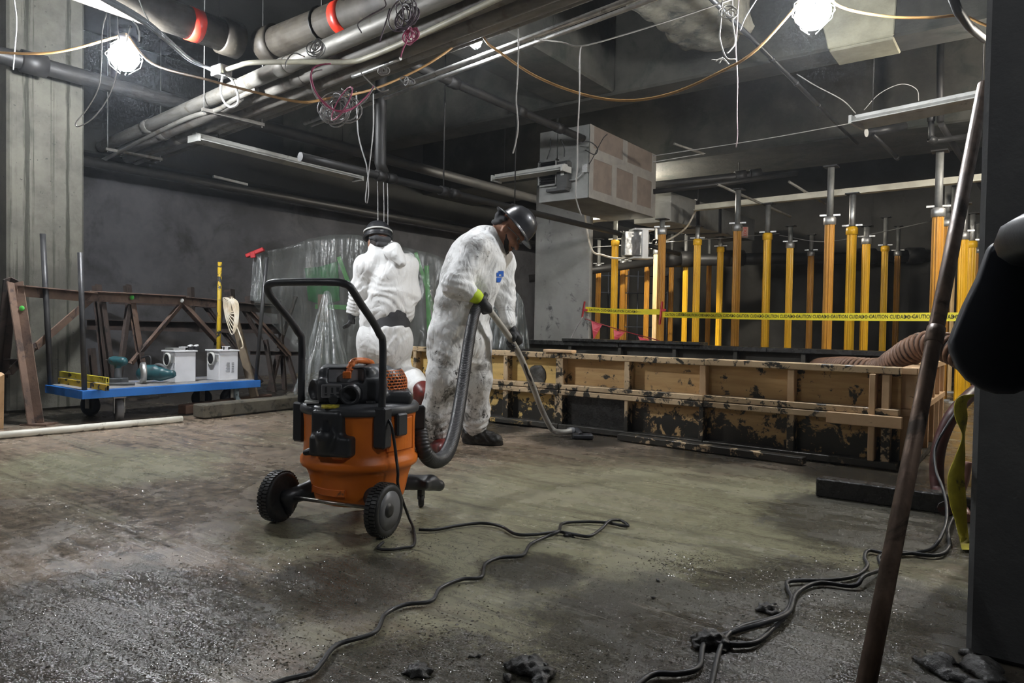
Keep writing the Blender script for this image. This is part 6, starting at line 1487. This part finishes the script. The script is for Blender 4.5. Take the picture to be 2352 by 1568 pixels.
def suitdisp(amp, ankles, fq=14, ph=0., cinch=()):
    g = fold(amp, fq, ph)
    def d(P):
        r = g(P)
        for c, rr, am, sp in ankles:
            w = np.exp(-((P-np.array(c))**2).sum(1)/rr**2); r = r+w*am*.5*np.sin(P[:, 2]*2*PI/sp*.8+4.5*np.sin(P[:, 0]*17+P[:, 2]*9)+4*np.sin(P[:, 1]*15-P[:, 2]*11))
        return r
    return d
suit = chain([pA(1057, 702, 4.52), pA(1056, 778, 4.53)], [.158, .178], .05)
suit += chain([pA(1057, 698, 4.52), pA(1080, 640, 4.52), pA(1100, 590, 4.53), pA(1115, 556, 4.55)], [.160, .185, .175, .115], .06)
suit += [cone(pA(1108, 610, 4.62), pA(1090, 700, 4.58), .13, .12, .06), cone(pA(1116, 552, 4.55), pA(1134, 548, 4.56), .085, .072, .03)]
suit += chain([pA(1032, 775, 4.45), pA(1023, 872, 4.40), ankN+UZ*.10, ankN+UZ*.02], [.140, .116, .112, .10], .05)
suit += chain([pA(1086, 778, 4.61), pA(1094, 872, 4.66), ankF+UZ*.10, ankF+UZ*.02], [.132, .104, .09, .082], .05)
suit += chain([shN, elN, wrN.lerp(elN, .42)], [.098, .086, .064], .04)+chain([shF, elF, wrF], [.088, .074, .050], .04)
suit += [cone(pA(1105, 570, 4.46), shN, .10, .098, .05), cone(pA(1125, 580, 4.62), shF, .10, .088, .05)]
cvA = sdf_obj('coverall', m_suitA, suit, .0085, pA_, disp=suitdisp(.017, [(ankN+UZ*.06, .14, .014, .05), (ankF+UZ*.06, .13, .012, .05), (elN, .11, .012, .045), (elF, .1, .01, .05), (waist, .16, .008, .06), (hipN, .2, .008, .09)]))
# cuff, gloves, boots
MB().tube([elN.lerp(wrN, .5), elN.lerp(wrN, .75), wrN, wrN.lerp(hN_c, .3)], [.050, .049, .046, .040], 18).build('lime_cuff', m_cuff, pA_)
sdf_obj('glove', m_glove, grip_hand(hN_c, axW, pdN, wrN.lerp(hN_c, .15), .030, -1, 1), .004, pA_)
sdf_obj('glove', m_glove, grip_hand(hF_c, AXF, pdF, wrF, .0205, -1, -1), .004, pA_)
tF = Zp(1138, 1022, 0); hF_ = Zp(1082, 1018, 0)
sdf_obj('boot', m_boot, [cone(hF_+UZ*.045, tF+UZ*.04, .05, .042, .03), cone(hF_+UZ*.07, hF_.lerp(tF, .6)+UZ*.055, .052, .046, .03), cone(ankF+UZ*.10, hF_+UZ*.06, .066, .058, .04), cone(hF_+UZ*.02, tF+UZ*.02, .052, .05, .02)], .007, pA_, disp=lambda P: .005*np.sin(P[:, 0]*90)*np.sin(P[:, 1]*80+P[:, 2]*100), clip=[((0, 0, .002), (0, 0, -1))])
hN_, tN = Zp(996, 1030, 0), Zp(1020, 1046, 0)
sdf_obj('boot', m_bootr, [cone(hN_+UZ*.045, tN+UZ*.04, .048, .044, .03), cone(hN_+UZ*.07, hN_.lerp(tN, .6)+UZ*.055, .05, .046, .03), cone(ankN+UZ*.06, hN_+UZ*.06, .058, .052, .04)], .007, pA_, clip=[((0, 0, .002), (0, 0, -1))])
# wide-brimmed hard hat: one shell, edge-on brim
def helmet(O, u, f, s, par, brim, mat):
    mb = MB(); n = 40; prof = [(.001, .138), (.04, .134), (.075, .118), (.10, .088), (.114, .045), (.119, .010), (.122, .002)]
    prof += [(brim*.86, -.004), (brim, -.010), (brim, -.016), (brim*.86, -.010), (.118, -.006)] if brim > .13 else [(brim, -.002), (brim, -.012), (.116, -.014)]
    prof += [(.110, .01), (.104, .045), (.09, .085), (.06, .115), (.001, .128)]
    vs = []
    for r, z in prof:
        for k in range(n):
            a = 2*PI*k/n; ridge = 1+.012*(max(0, math.cos(a*2))**8)*(r < .115)
            vs.append(O+f*math.cos(a)*r*1.07*ridge+s*math.sin(a)*r*.96+u*z)
    fs = [(i*n+k, i*n+(k+1) % n, (i+1)*n+(k+1) % n, (i+1)*n+k) for i in range(len(prof)-1) for k in range(n)]
    o = mb.add(vs, fs, True).build('hard_hat', mat, par)
    mb = MB()
    for w in (-.3, 0, .3):
        mb.tube([O+f*(.105*math.cos(t_)*1.07)*(1 if abs(w) < .1 else .95)+s*w*.1*math.sin(abs(t_-PI/2)*0+1)+u*(.137*math.sin(t_)*(1 if abs(w) < .1 else .97)+.0) for t_ in [PI*k/12 for k in range(1, 12)]], .006, 6)
    mb.build('crown_ridge', mat, o)
    return o
hatA = helmet(O+u*.012, u, f, s_, pA_, .165, m_helm)
sdf_obj('suspension_band', m_belt, [cone(L(-.10, .05, -.02), L(-.115, -.05, -.025), .022, .022, .02), cone(L(-.10, .05, -.02), L(-.06, .078, -.01), .02, .016, .02), cone(L(-.10, -.05, -.02), L(-.06, -.078, -.01), .02, .016, .02), cone(L(-.115, .0, -.035), L(-.135, -.01, -.005), .026, .022, .02), cone(L(-.07, .07, -.04), L(-.105, .035, -.07), .016, .018, .015), cone(L(-.07, -.07, -.04), L(-.105, -.035, -.07), .016, .018, .015)], .005, pA_)
g = MB()
for k in (-1, 1):
    g.tube([L(-.005, .083*k, -.03), L(.05, .08*k, -.022), L(.09, .066*k, -.018), L(.108, .03*k, -.018), L(.113, .004*k, -.02)], .003, 6)
    g.tube([L(.09, .066*k, -.02), L(.10, .055*k, -.04), L(.112, .03*k, -.044), L(.115, .01*k, -.034)], .002, 5)
g.build('safety_glasses', m_vgl, pA_)
# blue chest emblem laid on the coverall
def decal(px0, py0, px1, py1, shape, par, mat, name, nx=12, ny=14):
    me = par.data; bvh = BVHTree.FromPolygons([v.co+ORG[par.name] for v in me.vertices], [p.vertices[:] for p in me.polygons])
    idx = {}; vs = []; fs = []
    for j in range(ny+1):
        for i in range(nx+1):
            d_ = ray(px0+(px1-px0)*i/nx, py0+(py1-py0)*j/ny); h_ = bvh.ray_cast(CAM, d_.normalized())
            if h_[0] is None: continue
            idx[i, j] = len(vs); vs.append(h_[0]+h_[1]*.003)
    for j in range(ny):
        for i in range(nx):
            q_ = [(i, j), (i+1, j), (i+1, j+1), (i, j+1)]
            if all(k in idx for k in q_) and shape((i+.5)/nx, (j+.5)/ny): fs.append(tuple(idx[k] for k in q_))
    if fs: return link_mesh(name, vs, fs, mat, bpy.data.objects[par.parent.name] if par.parent else par, True)
m_emb = M('blue_print', (.02, .13, .55), (.02, .11, .48), 8, .5)
decal(1140, 622, 1156, 648, lambda a, b: (b < .5 and (a > .25 or b > .15) and not (.3 < b < .4 and .35 < a < .7)) or (b > .56 and a < 1.05-b*.55), cvA, m_emb, 'chest_emblem')

# ===== the worker with his back turned
QB = 5.85
def pB(px, py, d=0): return Dp(px, py, QB+d)
aw = V((FW.x, FW.y, 0)).normalized()
O2 = pB(868, 548, 0); u2 = (UZ*.97-rt*.05+aw*.22).normalized(); f2 = (aw*.86-rt*.50-UZ*.10); f2 = (f2-u2*f2.dot(u2)).normalized(); s2 = u2.cross(f2)
napeB, shLB, shRB = pB(880, 585), pB(842, 612, -.02), pB(934, 612, .10)
elLB, wrLB = pB(828, 668, .02), pB(810, 716, .05)
elRB, wrRB = pB(940, 675, .12), pB(925, 735, .38)
wstB, pelB = pB(900, 715, .04), pB(893, 775, .05)
hipL, hipR = pB(856, 785, .06), pB(922, 785, .04)
kneL, ankL = pB(852, 862, .16), Zp(850, 948, 0)+UZ*.10
kneR, ankR = pB(912, 852, .22), pB(968, 893, -.12)
toeR = Zp(968, 966, 0)+UZ*.03; ballR = pB(962, 945, -.02)
hp2, hs2 = head_prims(O2-u2*.01, u2, f2, s2)
body = hp2+chain([O2-u2*.06-f2*.01, O2-u2*.13+f2*.015, napeB+aw*.03], [.062, .056, .055], .03)
body += chain([napeB, pB(890, 640, .05), wstB, pelB], [.10, .14, .13, .14], .04)
for a, b, c in ((shLB, elLB, wrLB), (shRB, elRB, wrRB)): body += chain([a, b, c], [.058, .044, .032], .02)+[cone(napeB.lerp(a, .3), a, .07, .06, .03)]
body += chain([hipL, kneL, ankL], [.09, .065, .045], .03)+chain([hipR, kneR, ankR], [.09, .065, .045], .03)
body += [cone(ankL, ankL-UZ*.06+aw*.1, .04, .035, .03), cone(ankR, toeR, .04, .03, .03)]
pB_ = sdf_obj('person', m_skin, body, .008, None, subs=hs2, org=Zp(880, 955, 0))
tag(pB_, 'person in a white coverall and striped black helmet, seen from behind with one heel lifted', 'person')
eyes(O2-u2*.01, u2, f2, s2, pB_)
# black waist cloth, then jacket part and trouser part of the coverall
sdf_obj('waist_cloth', m_belt, [cone(pB(902, 722, .04), pB(899, 755, .045), .148, .160, .04, (hx, 1.0))], .009, pB_)
jk = chain([pB(885, 580), pB(890, 625, .03), pB(894, 680, .04), pB(897, 704, .04)], [.115, .180, .180, .170], .06, (aw, .85))
jk += chain([shLB, elLB, wrLB.lerp(elLB, .1)], [.10, .088, .066], .05)+chain([shRB, elRB, wrRB], [.10, .088, .06], .05)
jk += [cone(pB(872, 588, -.03), pB(868, 570, -.03), .098, .086, .03), cone(pB(878, 595), shLB, .10, .10, .05), cone(pB(890, 595), shRB, .10, .10, .05), cone(pB(890, 715, .02), pB(925, 720, .06), .13, .10, .06), cone(pB(850, 705, .02), pB(850, 768, .05), .085, .095, .05)]
disB = suitdisp(.015, [(elLB, .12, .014, .05), (wrLB, .09, .012, .04), (pB(900, 700), .2, .012, .08), (shRB, .16, .008, .07)], 14, 1.7)
sdf_obj('coverall_top', m_suitB, jk, .0085, pB_, disp=disB)
sdf_obj('hood', m_suitB, [ell(pB(900, 582, -.06), (hx*.93-UZ*.37, aw, UZ*.93+hx*.37), (.115, .07, .055), .05), cone(pB(872, 573, -.02), pB(905, 570, -.04), .05, .055, .05), cone(pB(905, 580, -.09), pB(924, 603, -.11), .055, .035, .05)], .008, pB_, disp=fold(.006, 20, .4))
tr = chain([pB(900, 762, .04), pB(892, 795, .05)], [.158, .162], .05)
tr += chain([pB(858, 780, .06), kneL, ankL+UZ*.10, ankL], [.142, .115, .10, .09], .05)
tr += chain([pB(914, 785, .05), kneR], [.128, .112], .05)+chain([kneR, kneR.lerp(ankR, .6), ankR.lerp(kneR, .08)], [.118, .105, .085], .05)
tr += [cone(pB(850, 735, .03), pB(852, 790, .05), .07, .11, .05)]
sdf_obj('coverall_trousers', m_suitB, tr, .009, pB_, disp=suitdisp(.016, [(kneR, .16, .014, .06), (hipR, .2, .010, .08), (ankL, .15, .014, .05), (ankR, .12, .01, .05)], 14, 3.1), clip=[(pB(900, 742, .04), (UZ*.98-hx*.12+aw*.1).normalized())])
# relaxed left hand in its glove
hd = (pB(803, 745, .03)-wrLB).normalized(); sdh = hx; kn = wrLB+hd*.085
pr = [cone(wrLB-hd*.02, wrLB+hd*.03, .036, .034, .02), rbox(wrLB+hd*.055, (aw, hx, hd), (.042, .017, .045), .014, .012)]
pr += fingers([kn+aw*o for o in (.031, .011, -.010, -.030)], [hd]*4, aw, hx, (.07, .08, .075, .06), (.0115, .012, .0115, .0105), [(.25, .35, .3), (.3, .4, .3), (.35, .4, .35), (.4, .45, .35)])
pr += chain([wrLB+hd*.02+aw*.03, wrLB+hd*.045+aw*.055, wrLB+hd*.075+aw*.062+hx*.012, wrLB+hd*.10+aw*.06+hx*.02], [.018, .015, .0135, .011], .01)
sdf_obj('glove', m_glove, pr, .0045, pB_)
hR = (wrRB-elRB).normalized(); kn = wrRB+hR*.085
pr = [cone(wrRB-hR*.02, wrRB+hR*.03, .036, .034, .02), rbox(wrRB+hR*.055, (hx, hR.cross(hx).normalized(), hR), (.042, .017, .045), .014, .012)]
pr += fingers([kn+hx*o for o in (.031, .011, -.010, -.030)], [hR]*4, hx, UZ, (.07, .08, .075, .06), (.0115, .012, .0115, .0105), [(-.3, -.5, -.4)]*4)
pr += chain([wrRB+hR*.02-hx*.03, wrRB+hR*.045-hx*.055, wrRB+hR*.075-hx*.062, wrRB+hR*.10-hx*.06], [.018, .015, .0135, .011], .01)
sdf_obj('glove', m_glove, pr, .005, pB_)
# boots: left flat on the floor, right up on its toe
hl = Zp(850, 948, 0); tl = hl+(aw*.85-hx*.5)*.17
sdf_obj('boot', m_bootr, [cone(hl+UZ*.045, tl+UZ*.04, .05, .044, .03), cone(ankL+UZ*.06, hl+UZ*.06, .058, .052, .04)], .008, pB_, clip=[((0, 0, .002), (0, 0, -1))])
hlR = ankR+hx*.035-aw*.055-UZ*.03
sdf_obj('boot', m_bootr, [cone(ankR-UZ*.0, hlR, .062, .05, .03), cone(hlR, ballR, .052, .05, .04), cone(ankR, ballR, .06, .05, .05), cone(ballR, toeR+UZ*.012, .05, .04, .03)], .007, pB_, clip=[((0, 0, .002), (0, 0, -1))])
hatB = helmet(O2+u2*.012, u2, f2, s2, pB_, .128, m_helm)
mb = MB(); n = 30; vs = []
for k in range(n+1):
    a = PI*.35+k/n*PI*1.3
    for r, z in ((.1195, .052), (.124, .050), (.124, .034), (.1215, .036)): vs.append(O2+u2*.012+f2*math.cos(a)*r*1.07+s2*math.sin(a)*r*.96+u2*z)
mb.add(vs, [(k*4+i, k*4+4+i, k*4+4+(i+1) % 4, k*4+(i+1) % 4) for k in range(n) for i in range(4)], True); mb.build('pale_stripe', m_strip, hatB)
L2 = lambda a, b, c: O2-u2*.01+f2*a+s2*b+u2*c
sdf_obj('suspension_band', m_belt, [cone(L2(-.10, .05, -.03), L2(-.112, -.05, -.03), .024, .024, .02), cone(L2(-.10, .05, -.02), L2(-.05, .08, -.015), .022, .016, .02), cone(L2(-.10, -.05, -.02), L2(-.05, -.08, -.015), .022, .016, .02), cone(L2(-.10, .03, -.075), L2(-.105, -.03, -.075), .02, .02, .02)], .005, pB_)
sdf_obj('hair', m_hair, [ell(L2(-.03, 0, -.03), (f2, s2, u2), (.085, .082, .07), .02), ell(L2(-.06, 0, -.065), (f2, s2, u2), (.05, .062, .045), .02)], .006, pB_)
g = MB(); g.tube([L2(.01, .085, -.02), L2(.02, .083, -.08), L2(.045, .05, -.125)], .004, 6); g.tube([L2(.01, -.085, -.02), L2(.02, -.083, -.08), L2(.045, -.05, -.125)], .004, 6); g.build('chin_strap', m_belt, pB_)
# ---------------------------------------------------------------- label check
for _l, _n in LABELS.items():
    if len(_n) > 1: print('DUPLICATE LABEL', _l, _n)
